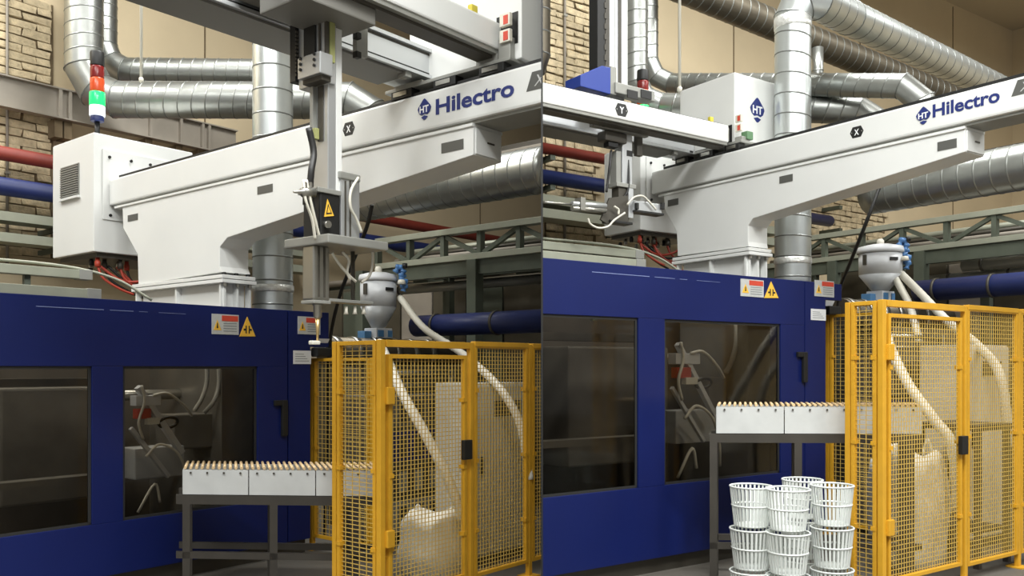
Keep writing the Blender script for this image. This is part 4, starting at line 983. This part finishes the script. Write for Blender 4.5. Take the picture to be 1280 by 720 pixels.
# ------------------------------------------------------------------ hopper loader
def hopper(b, D):
    t = D['t']; cx = D['cx']; s = t / F
    p = b.t(cx, D['yb'], t); zz = lambda y: b.t(cx, y, t).z
    zb = zz(D['yb'])
    r = thing('material_hopper', b, (p.x, p.y, zb), 'pale grey material hopper above the yellow fence, %s bay' % b.name, 'hopper')
    rb = D['r'] * s; c = Vector((p.x, p.y, 0))
    def at(z): return (p.x, p.y, z)
    z1, z2, z3 = zz(D['yc0']), zz(D['yc']), zz(D['yl'])
    MB().lathe(at(z1), [(rb*0.36, 0), (rb, z2 - z1)], 28).build('cone', M_hopg, r, b)
    bo = MB().lathe(at(z2), [(rb, 0), (rb*1.01, z3 - z2)], 28).build('body', M_hop, r, b)
    MB().lathe(at(z3), [(rb*1.09, 0), (rb*1.10, 0.03*D['k']), (rb*1.04, 0.07*D['k']), (rb*0.5, 0.10*D['k'])], 28).build('lid', M_hop, r, b)
    MB().lathe(at(z3 + 0.095*D['k']), [(0.04*D['k'], 0), (0.04*D['k'], 0.05), (0.025, 0.075)], 14).build('lid_knob', M_hosew, r, b)
    # latch and badge: placed on the side that faces the hall
    vw = Vector((-p.x, -p.y, 0)).normalized(); rt_ = Vector((-vw.y, vw.x, 0))
    for a, nm, m, w_, h_ in ((-0.75, 'lid_latch', M_dgrey, 0.025, 0.12), (0.62, 'maker_badge', M_black, 0.05, 0.035)):
        d = (vw * math.cos(a) + rt_ * math.sin(a)); tg = Vector((-d.y, d.x, 0)); q = Vector(at(z2 + (z3 - z2) * 0.66)) + d * (rb * 1.0)
        MB().prism([q + tg*(-w_) - UP*h_/2, q + tg*w_ - UP*h_/2, q + tg*w_ + UP*h_/2, q + tg*(-w_) + UP*h_/2], d * 0.016).build(nm, m, bo, b)
    k = D['k']
    MB().box((p.x - 0.10*k, p.y - 0.12*k, zb), (p.x + 0.10*k, p.y + 0.12*k, z1 + 0.005)).build('throat_block', M_hop, r, b, bevel=0.006)
    MB().box((p.x + 0.10*k, p.y - 0.10*k, zb + 0.015), (p.x + 0.112*k, p.y - 0.02*k, z1 - 0.02)).build('sight_glass', M_lblue, r, b)
    MB().box((p.x + 0.10*k, p.y + 0.05*k, zb + 0.015), (p.x + 0.112*k, p.y + 0.11*k, z1 - 0.02)).build('sight_glass', M_lblue, r, b)
    MB().box((p.x - 0.10*k, p.y - 0.22*k, zb - 0.02), (p.x + 0.02*k, p.y - 0.12*k, z1 - 0.03)).build('side_flange', M_lblue, r, b, bevel=0.006)
    # injection barrel that carries it
    br = thing('injection_unit', b, (p.x, p.y, zb - 0.5), 'grey injection barrel under the hopper, %s bay' % b.name, 'machine')
    MB().tube([(p.x, p.y - 0.75*k, zb - 0.16*k), (p.x, p.y + 1.4, zb - 0.16*k)], 0.16*k, 18).build('barrel', M_galvd, br, b)
    for i in range(6):
        MB().tube([(p.x, p.y - (0.7 - 0.28*i)*k, zb - 0.16*k), (p.x, p.y - (0.62 - 0.28*i)*k, zb - 0.16*k)], 0.172*k, 18).build('heater_band', M_steel, br, b)
    MB().box((p.x - 0.3, p.y - 0.2, zb - 0.95), (p.x + 0.3, p.y + 1.5, zb - 0.3*k)).build('carriage', M_mach, br, b, bevel=0.02)
    MB().box((p.x - 0.4, p.y - 0.4, 0), (p.x + 0.4, p.y + 1.7, zb - 0.95)).build('bed', M_dgrey, br, b, bevel=0.02)
    # crumpled blue film with vacuum valve at its side
    g = thing('vacuum_valve', b, b.t(D['vx'], D['vy1'], t - 0.1), 'blue vacuum valve with white cap beside the hopper, %s bay' % b.name, 'valve')
    random.seed(7)
    def V(px, py, d=0): return b.t(px, py, t - 0.12 + d)
    x, y0, y1 = D['vx'], D['vy0'], D['vy1']; h = y1 - y0
    MB().tube(smooth_path([V(x - 7, y0 + h*0.25), V(x - 2, y0), V(x + 3, y0 + h*0.2), V(x, y0 + h*0.45), V(x + 6, y0 + h*0.65), V(x + 3, y1)]), [0.03 + 0.012*math.sin(i*1.7) for i in range(31)], 9).build('film_wrap', M_bag, g, b)
    MB().tube(smooth_path([V(x - 4, y0 + h*0.1, .05), V(x + 4, y0 + h*0.35, .05), V(x - 1, y0 + h*0.6, .05), V(x + 5, y0 + h*0.9, .05)]), [0.026 + 0.01*math.sin(i*2.1) for i in range(19)], 9).build('film_wrap', M_bag, g, b)
    q = V(x + 1, y0 + h*0.72, -0.06); MB().tube([q, q + UP*0.05], [0.05, 0.035], 12).build('valve_cap', M_hosew, g, b)
    q = V(x + 5, y0 + h*0.06, -0.02); MB().tube([q, q + UP*0.05], 0.03, 12).build('valve_coil', M_black, g, b)
    return p, zb
HPL = hopper(L, dict(t=9.9, cx=473, yb=423, yc0=411, yc=384, yl=352, r=22.5, k=1.0, vx=501, vy0=333, vy1=364))
HPR = hopper(R, dict(t=10.5, cx=1100.5, yb=377, yc0=365, yc=344, yl=317, r=25.5, k=1.05, vx=1130, vy0=299, vy1=336))

# ------------------------------------------------------------------ yellow safety fence
def fence_panel(b, root, A, B, z0, z1, sv, sh, inner=None, fw=0.030):
    """framed mesh panel from A to B (bay u,v): two stiles, two rails, welded wire mesh"""
    A = Vector((A[0], A[1], 0)); B = Vector((B[0], B[1], 0)); d = (B - A); ln = d.length; d.normalize(); nn = Vector((-d.y, d.x, 0))
    def P(x, z): return A + d * x + UP * z
    for x in (fw/2, ln - fw/2):
        MB().bar(P(x, z0), P(x, z1), fw, 0.04, up=nn).build('stile', M_yel, root, b, bevel=0.003)
    for z in (z0 + fw/2, z1 - fw/2):
        MB().bar(P(fw, z), P(ln - fw, z), 0.04, fw).build('rail', M_yel, root, b, bevel=0.003)
    w = MB(); r = 0.0024
    x = fw + sv * 0.6
    while x < ln - fw:
        w.bar(P(x, z0 + fw), P(x, z1 - fw), r*2, r*2, up=nn); x += sv
    z = z0 + fw + sh * 0.5; off = nn * 0.005
    while z < z1 - fw:
        w.bar(P(fw*0.6, z) + off, P(ln - fw*0.6, z) + off, r*2, r*2); z += sh
    w.build('wire_mesh', M_wire, root, b, kind='stuff')
    for i in range(3):                                   # welded lugs that hold the mesh
        for x in (fw*0.8, ln - fw*0.8):
            MB().bar(P(x - 0.02, z0 + (z1 - z0)*(0.2 + 0.3*i)), P(x + 0.02, z0 + (z1 - z0)*(0.2 + 0.3*i)), 0.05, 0.03).build('mesh_lug', M_yel, root, b)
def post(b, root, p, h, w=0.042):
    MB().box((p[0] - w/2, p[1] - w/2, 0), (p[0] + w/2, p[1] + w/2, h)).build('post', M_yel, root, b, bevel=0.004)
    MB().box((p[0] - 0.07, p[1] - 0.07, 0), (p[0] + 0.07, p[1] + 0.07, 0.012)).build('foot_plate', M_yel, root, b)
def fence(b, D):
    c = b.t(*D['corner'], D['t']); uc, vc, zt = c
    ue = b.v(D['left'], 430, vc).x
    r = thing('safety_fence', b, (uc, vc, 0), 'yellow wire mesh safety fence in front of the %s hopper, %s bay' % ('pale', b.name), 'fence')
    post(b, r, (uc, vc), zt, 0.046)
    post(b, r, (ue, vc), zt - 0.005)
    fence_panel(b, r, (ue + 0.03, vc), (uc - 0.035, vc), 0.12, zt - 0.005, D['sv'][0], D['sh'])
    prev = vc
    for i, px in enumerate(D['vp']):
        v = b.u(px, 430, uc).y
        if i == 0:                                        # hinged gate hung a little lower inside its own frame
            MB().box((uc - 0.025, prev + 0.035, zt - 0.05), (uc + 0.025, v - 0.03, zt)).build('top_rail', M_yel, r, b, bevel=0.004)
            fence_panel(b, r, (uc, prev + 0.06), (uc, v - 0.06), 0.14, zt - 0.10, D['sv'][1], D['sh'])
            for z in (0.5, zt - 0.45):
                MB().box((uc + 0.02, prev + 0.02, z), (uc + 0.05, prev + 0.09, z + 0.12)).build('hinge', M_yel, r, b, bevel=0.006)
            MB().box((uc + 0.02, v - 0.13, 1.05), (uc + 0.06, v - 0.04, 1.2)).build('gate_lock', M_black, r, b, bevel=0.006)
        else:
            fence_panel(b, r, (uc, prev + 0.03), (uc, v - 0.03), 0.12, zt - 0.01, D['sv'][1], D['sh'])
            MB().box((uc - 0.025, prev + 0.03, zt - 0.03), (uc + 0.025, v - 0.03, zt + 0.01)).build('top_rail', M_yel, r, b, bevel=0.004)
        post(b, r, (uc, v), zt); prev = v
    return uc, vc, zt
FL = fence(L, dict(corner=(476, 424.5), t=6.1, left=420, sv=(0.075, 0.036), sh=0.031, vp=(588, 661, 760)))
FR = fence(R, dict(corner=(1102.5, 374.5), t=6.55, left=1061, sv=(0.055, 0.036), sh=0.036, vp=(1205, 1272, 1340)))
def rear_fence(b, v, pxa, pxb, py):
    a = b.v(pxa, py, v); c = b.v(pxb, py, v); z = (a.z + c.z) / 2
    r = thing('safety_fence', b, ((a.x + c.x)/2, v, 0), 'lower yellow mesh panel between machine and front fence, %s bay' % b.name, 'fence')
    post(b, r, (a.x + 0.03, v), z); post(b, r, (c.x, v), z)
    fence_panel(b, r, (a.x + 0.06, v), (c.x - 0.03, v), 0.12, z, 0.055, 0.045)
rear_fence(L, 5.40, 388, 466, 447.5); rear_fence(R, 8.05, 1032, 1098, 392)

# ------------------------------------------------------------------ roller conveyor in front of each machine
def conveyor(b, D):
    t = D['t']; x0 = (D['a'][0] - 640)/F*t; z = ZC - (D['a'][1] - HOR)/F*t
    th = math.radians(D['th']); dl_ = Vector((math.sin(th), math.cos(th), 0)); rd = Vector(((D['vp'] - 640)/F, 1, 0)).normalized()
    def loc(w): return Vector((w.x*b.U[0] + w.y*b.U[1], w.x*b.V[0] + w.y*b.V[1], w.z))
    A = Vector((x0, t, z)); Ln = D['len']; W = D['w']
    def P(s_, d_, dz): return loc(A + dl_*s_ + rd*d_ + UP*dz)
    r = thing('roller_conveyor', b, P(Ln/2, W/2, -z), 'white sided conveyor topped with pale rollers, %s bay' % b.name, 'conveyor')
    h = D['h']
    def plate(s0, s1, d0, d1, za, zb_, nm, m, bev=0):
        return MB().prism([P(s0, d0, za), P(s1, d0, za), P(s1, d1, za), P(s0, d1, za)], (0, 0, zb_ - za)).build(nm, m, r, b, bevel=bev)
    half = Ln * 0.42
    n = 3; seg = Ln / n
    for i in range(n):
        ap = plate(seg*i + 0.004, seg*(i+1) - 0.004, 0, 0.02, -h, -0.012, 'side_apron', M_apron)
        for j in range(4):
            c = P(seg*i + seg*(j + 0.5)/4, -0.002, -0.035); nrm = (P(0, -0.01, 0) - P(0, 0, 0))
            if ap: MB().tube([c, c + nrm], 0.008, 8).build('apron_bolt', M_dgrey, ap, b)
    plate(0, Ln, W - 0.02, W, -h, -0.012, 'rear_apron', M_apron)
    plate(0, 0.02, 0.02, W - 0.02, -h, -0.02, 'end_plate', M_apron)
    plate(0.02, Ln, 0.02, W - 0.02, -0.07, -0.055, 'belt_bed', M_dgrey)
    # rollers: one mesh shared by all
    v0 = P(0, 0, 0); d = P(0, W, 0) - v0
    me = MB().tube([Vector((0, 0, 0)), d], 0.0115, 8).mesh('roller'); me.materials.append(M_wood)
    k = int(Ln / D['sp'])
    for i in range(k):
        o = bpy.data.objects.new('roller', me); C.objects.link(o); o.parent = r
        o.location = P((i + 0.5) * D['sp'], 0, 0.002) - base_of(r)
    # dark frame and legs
    for d0 in (0.0, W - 0.05):
        plate(-0.05, Ln, d0, d0 + 0.05, -h - 0.075, -h - 0.005, 'frame_rail', M_frame)
        plate(-0.05, Ln, d0, d0 + 0.04, -z + 0.30, -z + 0.35, 'lower_rail', M_frame)
    for s_ in D['legs']:
        for d0 in (0.0, W - 0.05):
            plate(s_, s_ + 0.06, d0, d0 + 0.05, -z, -h - 0.075, 'leg', M_frame)
    return r
conveyor(L, dict(a=(228, 585), t=6.7, th=94, vp=290, len=1.55, w=0.44, h=0.20, sp=0.044, legs=(0.0, 0.68, 1.30)))
conveyor(R, dict(a=(895, 506.5), t=7.05, th=92.5, vp=925, len=1.62, w=0.42, h=0.225, sp=0.0425, legs=(-0.05, 0.62, 1.5)))

# ------------------------------------------------------------------ ribbed baskets stacked under the right conveyor
def basket_at(b, x, y, z, label, src=[None]):
    if src[0] is None:
        o = thing('basket', b, (0, 0, 0), label, 'basket', 'ribbed white baskets under the conveyor')
        m = MB(); n = 30
        m2 = MB().lathe((0, 0, 0), [(0.118, 0), (0.120, 0.012)], 24).build('basket_base', M_basket, o, None)
        for zz, rr, nm in ((0.285, 0.150, 'rim'), (0.15, 0.136, 'hoop')):
            q = MB(); q.tube([Vector((rr*math.cos(a), rr*math.sin(a), zz)) for a in [i*2*math.pi/28 for i in range(29)]], 0.007, 6, cap=False).build(nm, M_basket, o, None)
        for i in range(n):
            a = i*2*math.pi/n; c, s_ = math.cos(a), math.sin(a)
            m.bar((0.119*c, 0.119*s_, 0.006), (0.149*c, 0.149*s_, 0.285), 0.014, 0.005, up=(c, s_, 0))
        m.build('ribs', M_basket, o, None, kind='stuff'); src[0] = o
    else:
        o = src[0].copy(); C.objects.link(o)
        for ch in src[0].children:
            q = ch.copy(); C.objects.link(q); q.parent = o
    o.location = (x, y, z); o['label'] = label; o['group'] = 'ribbed white baskets under the conveyor'
    return o
spots = [(939, 6.35, 'leftmost'), (985, 6.2, 'second'), (1003, 6.72, 'rear'), (1040, 6.4, 'rightmost')]
for px, y, w in spots:
    x = (px - 640)/F*y
    for k in range(3):
        basket_at(R, x, y, 0.002 + k*0.305, 'ribbed white basket, %s of the %s stack under the right conveyor' % (('bottom', 'middle', 'topmost')[k], w))

# ------------------------------------------------------------------ things standing behind the fences
def bulk_bag(b, p, sx, sy, h, label, seed):
    rd = random.Random(seed); me = bpy.data.meshes.new('bulk_bag'); bm = bmesh.new()
    bmesh.ops.create_cube(bm, size=1.0); bmesh.ops.subdivide_edges(bm, edges=bm.edges[:], cuts=7, use_grid_fill=True)
    for v in bm.verts:
        q = v.co.copy(); s_ = q.normalized() * 0.62
        q = q.lerp(s_, 0.45 + 0.1*math.sin(7*q.x + seed)); q.z = (q.z + 0.5)
        q.x *= sx * (1 + 0.05*math.sin(9*q.z + seed)); q.y *= sy * (1 + 0.05*math.sin(11*q.z + 2*seed)); q.z = max(0.0, q.z) * h * (1 + 0.06*math.sin(8*v.co.x + 5*v.co.y + seed))
        v.co = q + Vector((rd.uniform(-.008, .008), rd.uniform(-.008, .008), rd.uniform(-.008, .008) if q.z > 0.02 else 0))
    for f in bm.faces: f.smooth = True
    bm.to_mesh(me); bm.free(); me.materials.append(M_sack)
    r = thing('bulk_bag', b, p, label, 'bag'); o = bpy.data.objects.new('sack', me); C.objects.link(o); o.parent = r
    for a, c in ((-1, -1), (1, 1)):
        MB().tube(smooth_path([Vector(p) + Vector((a*sx*0.3, c*sy*0.3, h*0.95)), Vector(p) + Vector((a*sx*0.22, c*sy*0.22, h*1.12)), Vector(p) + Vector((a*sx*0.1, c*sy*0.28, h*0.98))]), 0.012, 6).build('lifting_loop', M_sack, r, b)
M_cab = mat('cabinet_enamel', (190, 187, 178), 0.5, var=0.05)
def panel_cabinet(b, px0, px1, py, t, dep, label):
    a = b.t(px0, py, t); c = b.t(px1, py, t); u = max(a.x, c.x); v0, v1 = b.u(px0, py, u).y, b.u(px1, py, u).y
    r = thing('control_cabinet', b, (u - dep/2, (v0+v1)/2, 0), label, 'cabinet')
    MB().box((u - dep, v0, 0.08), (u - 0.02, v1, a.z)).build('body', M_cab, r, b, bevel=0.008)
    d = MB().box((u - 0.018, v0 + 0.01, 0.10), (u, v1 - 0.01, a.z - 0.02)).build('door', M_cab, r, b, bevel=0.006)
    MB().box((u, v0 + 0.04, a.z*0.5), (u + 0.02, v0 + 0.07, a.z*0.5 + 0.16)).build('handle', M_black, d, b)
    MB().box((u, v0 + (v1-v0)*0.3, a.z - 0.30), (u + 0.004, v0 + (v1-v0)*0.8, a.z - 0.16)).build('display', M_dgrey, d, b)
    MB().box((u - dep + 0.02, v0 + 0.02, 0), (u - 0.04, v1 - 0.02, 0.08)).build('plinth', M_dgrey, r, b)
def bench(b, px0, px1, py, t, label):
    a = b.t(px0, py, t); u = a.x; v0 = a.y; v1 = b.u(px1, py, u).y; z = a.z
    r = thing('work_bench', b, (u - 0.3, (v0+v1)/2, 0), label, 'bench')
    MB().box((u - 0.6, v0, z - 0.05), (u, v1, z)).build('bench_top', M_frame, r, b, bevel=0.004)
    for uu in (u - 0.58, u - 0.07):
        for vv in (v0 + 0.02, v1 - 0.07): MB().box((uu, vv, 0), (uu + 0.05, vv + 0.05, z - 0.05)).build('leg', M_frame, r, b)
    MB().box((u - 0.58, v0 + 0.05, 0.3), (u - 0.05, v1 - 0.05, 0.33)).build('shelf', M_frame, r, b)
def block_machine(b, px0, px1, py, t, dep, label):
    """grey auxiliary unit: chassis, drawers, louvred panel, pipework"""
    a = b.t(px0, py, t); u = a.x; v0 = a.y; v1 = b.u(px1, py, u).y; z = a.z; h = z - 0.1
    r = thing('drying_unit', b, (u - dep/2, (v0+v1)/2, 0), label, 'machine')
    MB().box((u - dep, v0, 0.1), (u - 0.03, v1, z)).build('chassis', M_mach, r, b, bevel=0.01)
    n = 4
    for i in range(n):
        z0 = 0.12 + h*i/n; p = MB().box((u - 0.03, v0 + 0.03, z0 + 0.02), (u, v1 - 0.03, z0 + h/n - 0.03)).build('front_panel', (M_grey, M_dgrey, M_bpipe, M_mach)[i], r, b, bevel=0.006)
        for j in range(5):
            vv = v0 + 0.08 + (v1 - v0 - 0.16)*j/5
            if p: MB().box((u, vv, z0 + 0.06), (u + 0.006, vv + (v1-v0)*0.09, z0 + h/n - 0.08)).build('louvre', M_dgrey if i != 1 else M_grey, p, b)
    for dz in (0.10, 0.22):
        MB().tube([(u - 0.1, v0, z + dz), (u - 0.1, v1, z + dz)], 0.025, 10).build('manifold', M_steel, r, b)
    for vv in (v0 + 0.1, v1 - 0.1): MB().box((u - 0.13, vv, z), (u - 0.07, vv + 0.04, z + 0.25)).build('manifold_stand', M_grey, r, b)
    for uu in (u - dep + 0.05, u - 0.12):
        for vv in (v0 + 0.04, v1 - 0.10): MB().box((uu, vv, 0), (uu + 0.06, vv + 0.06, 0.1)).build('foot', M_black, r, b)
def chose_hose(b, pts, rad, label):
    P = [b.t(px, py, t) for px, py, t in pts]; Q = smooth_path(P, 14)
    # resample evenly and corrugate
    out = [Q[0]]; acc = 0
    for i in range(1, len(Q)):
        d = (Q[i] - out[-1]).length
        if d > 0.012: out.append(Q[i])
    o = MB().tube(out, [rad * (1.0 + 0.06 * (i % 2)) for i in range(len(out))], 10).solo('vacuum_hose', M_hosew, b, label, 'hose', base=min(P, key=lambda p: p.z))
    return o
panel_cabinet(L, 596, 664, 478, 8.3, 0.5, 'white panelled cabinet behind the left fence')
panel_cabinet(R, 1212, 1262, 432, 8.9, 0.5, 'white panelled cabinet behind the right fence')
block_machine(L, 470, 580, 496, 8.4, 0.55, 'grey auxiliary drying unit behind the left fence gate')
block_machine(R, 1112, 1192, 446, 9.0, 0.5, 'grey auxiliary drying unit behind the right fence gate')
bench(R, 1225, 1268, 532, 7.6, 'dark steel bench inside the right fence')

p = R.t(1135, 600, 7.75); bulk_bag(R, (p.x, p.y, 0), 0.50, 0.55, 1.0, 'white bulk bag standing behind the right fence gate', 3)
p = L.t(545, 640, 7.3); bulk_bag(L, (p.x, p.y, 0), 0.45, 0.5, 0.55, 'white bulk bag standing behind the left fence gate', 5)
chose_hose(L, [(474, 428, 7.6), (485, 452, 7.4), (503, 492, 7.2), (530, 540, 7.1), (556, 590, 7.0), (580, 650, 7.0)], 0.040, 'long pale corrugated hose behind the left fence gate')
chose_hose(L, [(500, 372, 9.8), (530, 410, 9.3), (575, 440, 8.6), (620, 480, 7.8), (650, 530, 7.5), (662, 600, 7.4)], 0.036, 'pale corrugated hose arching to the left cabinet')
chose_hose(R, [(1103, 392, 8.4), (1112, 432, 8.2), (1135, 480, 8.0), (1168, 525, 7.8), (1190, 558, 7.6), (1198, 640, 7.5)], 0.046, 'long pale corrugated hose behind the right fence gate')
chose_hose(R, [(1126, 342, 10.4), (1150, 366, 10.0), (1185, 402, 9.4), (1222, 432, 8.6), (1250, 470, 8.2), (1262, 560, 8.0)], 0.044, 'pale corrugated hose arching to the right cabinet')
chose_hose(R, [(1118, 346, 10.4), (1128, 364, 10.2), (1138, 385, 10.0), (1150, 430, 9.6)], 0.040, 'short pale hose hanging beside the right hopper')
# slack black cables hanging from the beams
for b, pts, lb in ((R, [(1103, 224, 8.6), (1082, 280, 8.6), (1062, 330, 9.0), (1050, 362, 9.4), (1045, 420, 9.5), (1044, 520, 9.5), (1042, 655, 9.5)], 'slack black cable hanging from the right beam'),
                   (L, [(465, 256, 7.6), (458, 285, 7.7), (440, 330, 8.2), (424, 372, 8.6), (412, 430, 8.8), (409, 520, 8.8), (406, 672, 8.8)], 'slack black cable hanging from the left beam')):
    P = [b.t(*q) for q in pts]; MB().tube(smooth_path(P), 0.018, 8).solo('hanging_cable', M_blackh, b, lb, 'cable', base=P[-1])
# operator panel hung on an arm at the machine's end
for b, px0, px1, py0, py1, t in ((L, 397, 420, 428, 446, 8.3), (R, 1037, 1060, 376, 393, 9.1)):
    a = b.t(px0, py1, t); c = b.t(px1, py0, t); w = max(abs(c.y - a.y), 0.2)
    r = thing('operator_panel', b, (a.x, a.y + w/2, a.z), 'dark operator panel with a white sheet on it, %s bay' % b.name, 'control panel')
    MB().box((a.x - 0.10, a.y, a.z), (a.x, a.y + w, c.z - 0.05)).build('console', M_black, r, b, bevel=0.012)
    MB().prism([(a.x - 0.10, a.y + 0.03, c.z - 0.05), (a.x - 0.06, a.y + 0.05, c.z + 0.04), (a.x - 0.056, a.y + 0.05, c.z + 0.04), (a.x - 0.09, a.y + 0.03, c.z - 0.05)], (0, w - 0.06, 0)).build('paper_sheet', mat('note_paper', (222, 224, 226), 0.6), r, b)
    MB().box((a.x - 0.9, a.y + 0.05, a.z + 0.02), (a.x - 0.10, a.y + 0.10, a.z + 0.07)).build('support_arm', M_dgrey, r, b)
# long dark production line standing behind the rack
def line_machine(b, v, px0, py, length, label):
    a = b.v(px0, py, v); u0, z = a.x, a.z
    r = thing('production_line', b, (u0 + length/2, v, 0), label, 'machine')
    MB().box((u0, v + 0.03, 0.1), (u0 + length, v + 0.9, z - 0.25)).build('line_body', M_olive, r, b, bevel=0.01)
    MB().box((u0, v, 0), (u0 + length, v + 0.9, 0.1)).build('line_base', M_dgrey, r, b)
    n = int(length / 0.6); st = length / n; rd = random.Random(9)
    for i in range(n):
        x = u0 + st*i
        p = MB().box((x + 0.02, v, 0.14), (x + st - 0.02, v + 0.03, z - 0.3)).build('access_panel', (M_olive, M_gsteel, M_olive, M_ibeam)[i % 4], r, b, bevel=0.004)
        if p: MB().box((x + 0.08, v - 0.02, z*0.5), (x + 0.11, v, z*0.5 + 0.14)).build('panel_handle', M_black, p, b)
        h = rd.uniform(0.08, 0.25)
        MB().box((x + 0.05, v + 0.2, z - 0.25), (x + st*rd.uniform(0.5, 0.9), v + 0.6, z - 0.25 + h)).build('top_unit', (M_gsteel, M_dgrey, M_olive)[i % 3], r, b, bevel=0.01)
    MB().tube([(u0, v + 0.12, z - 0.14), (u0 + length, v + 0.12, z - 0.14)], 0.05, 12).build('feed_pipe', M_ibeam, r, b)
M_olive = mat('olive_machine_paint', (74, 68, 54), 0.6, var=0.2, scale=4)
line_machine(L, 9.0, 395, 345, 6.5, 'long dark olive production line behind the rack, left bay')
line_machine(R, 12.4, 1040, 322, 7.0, 'long dark olive production line behind the rack, right bay')
for o in bpy.data.objects:
    if '_b' in o: del o['_b']
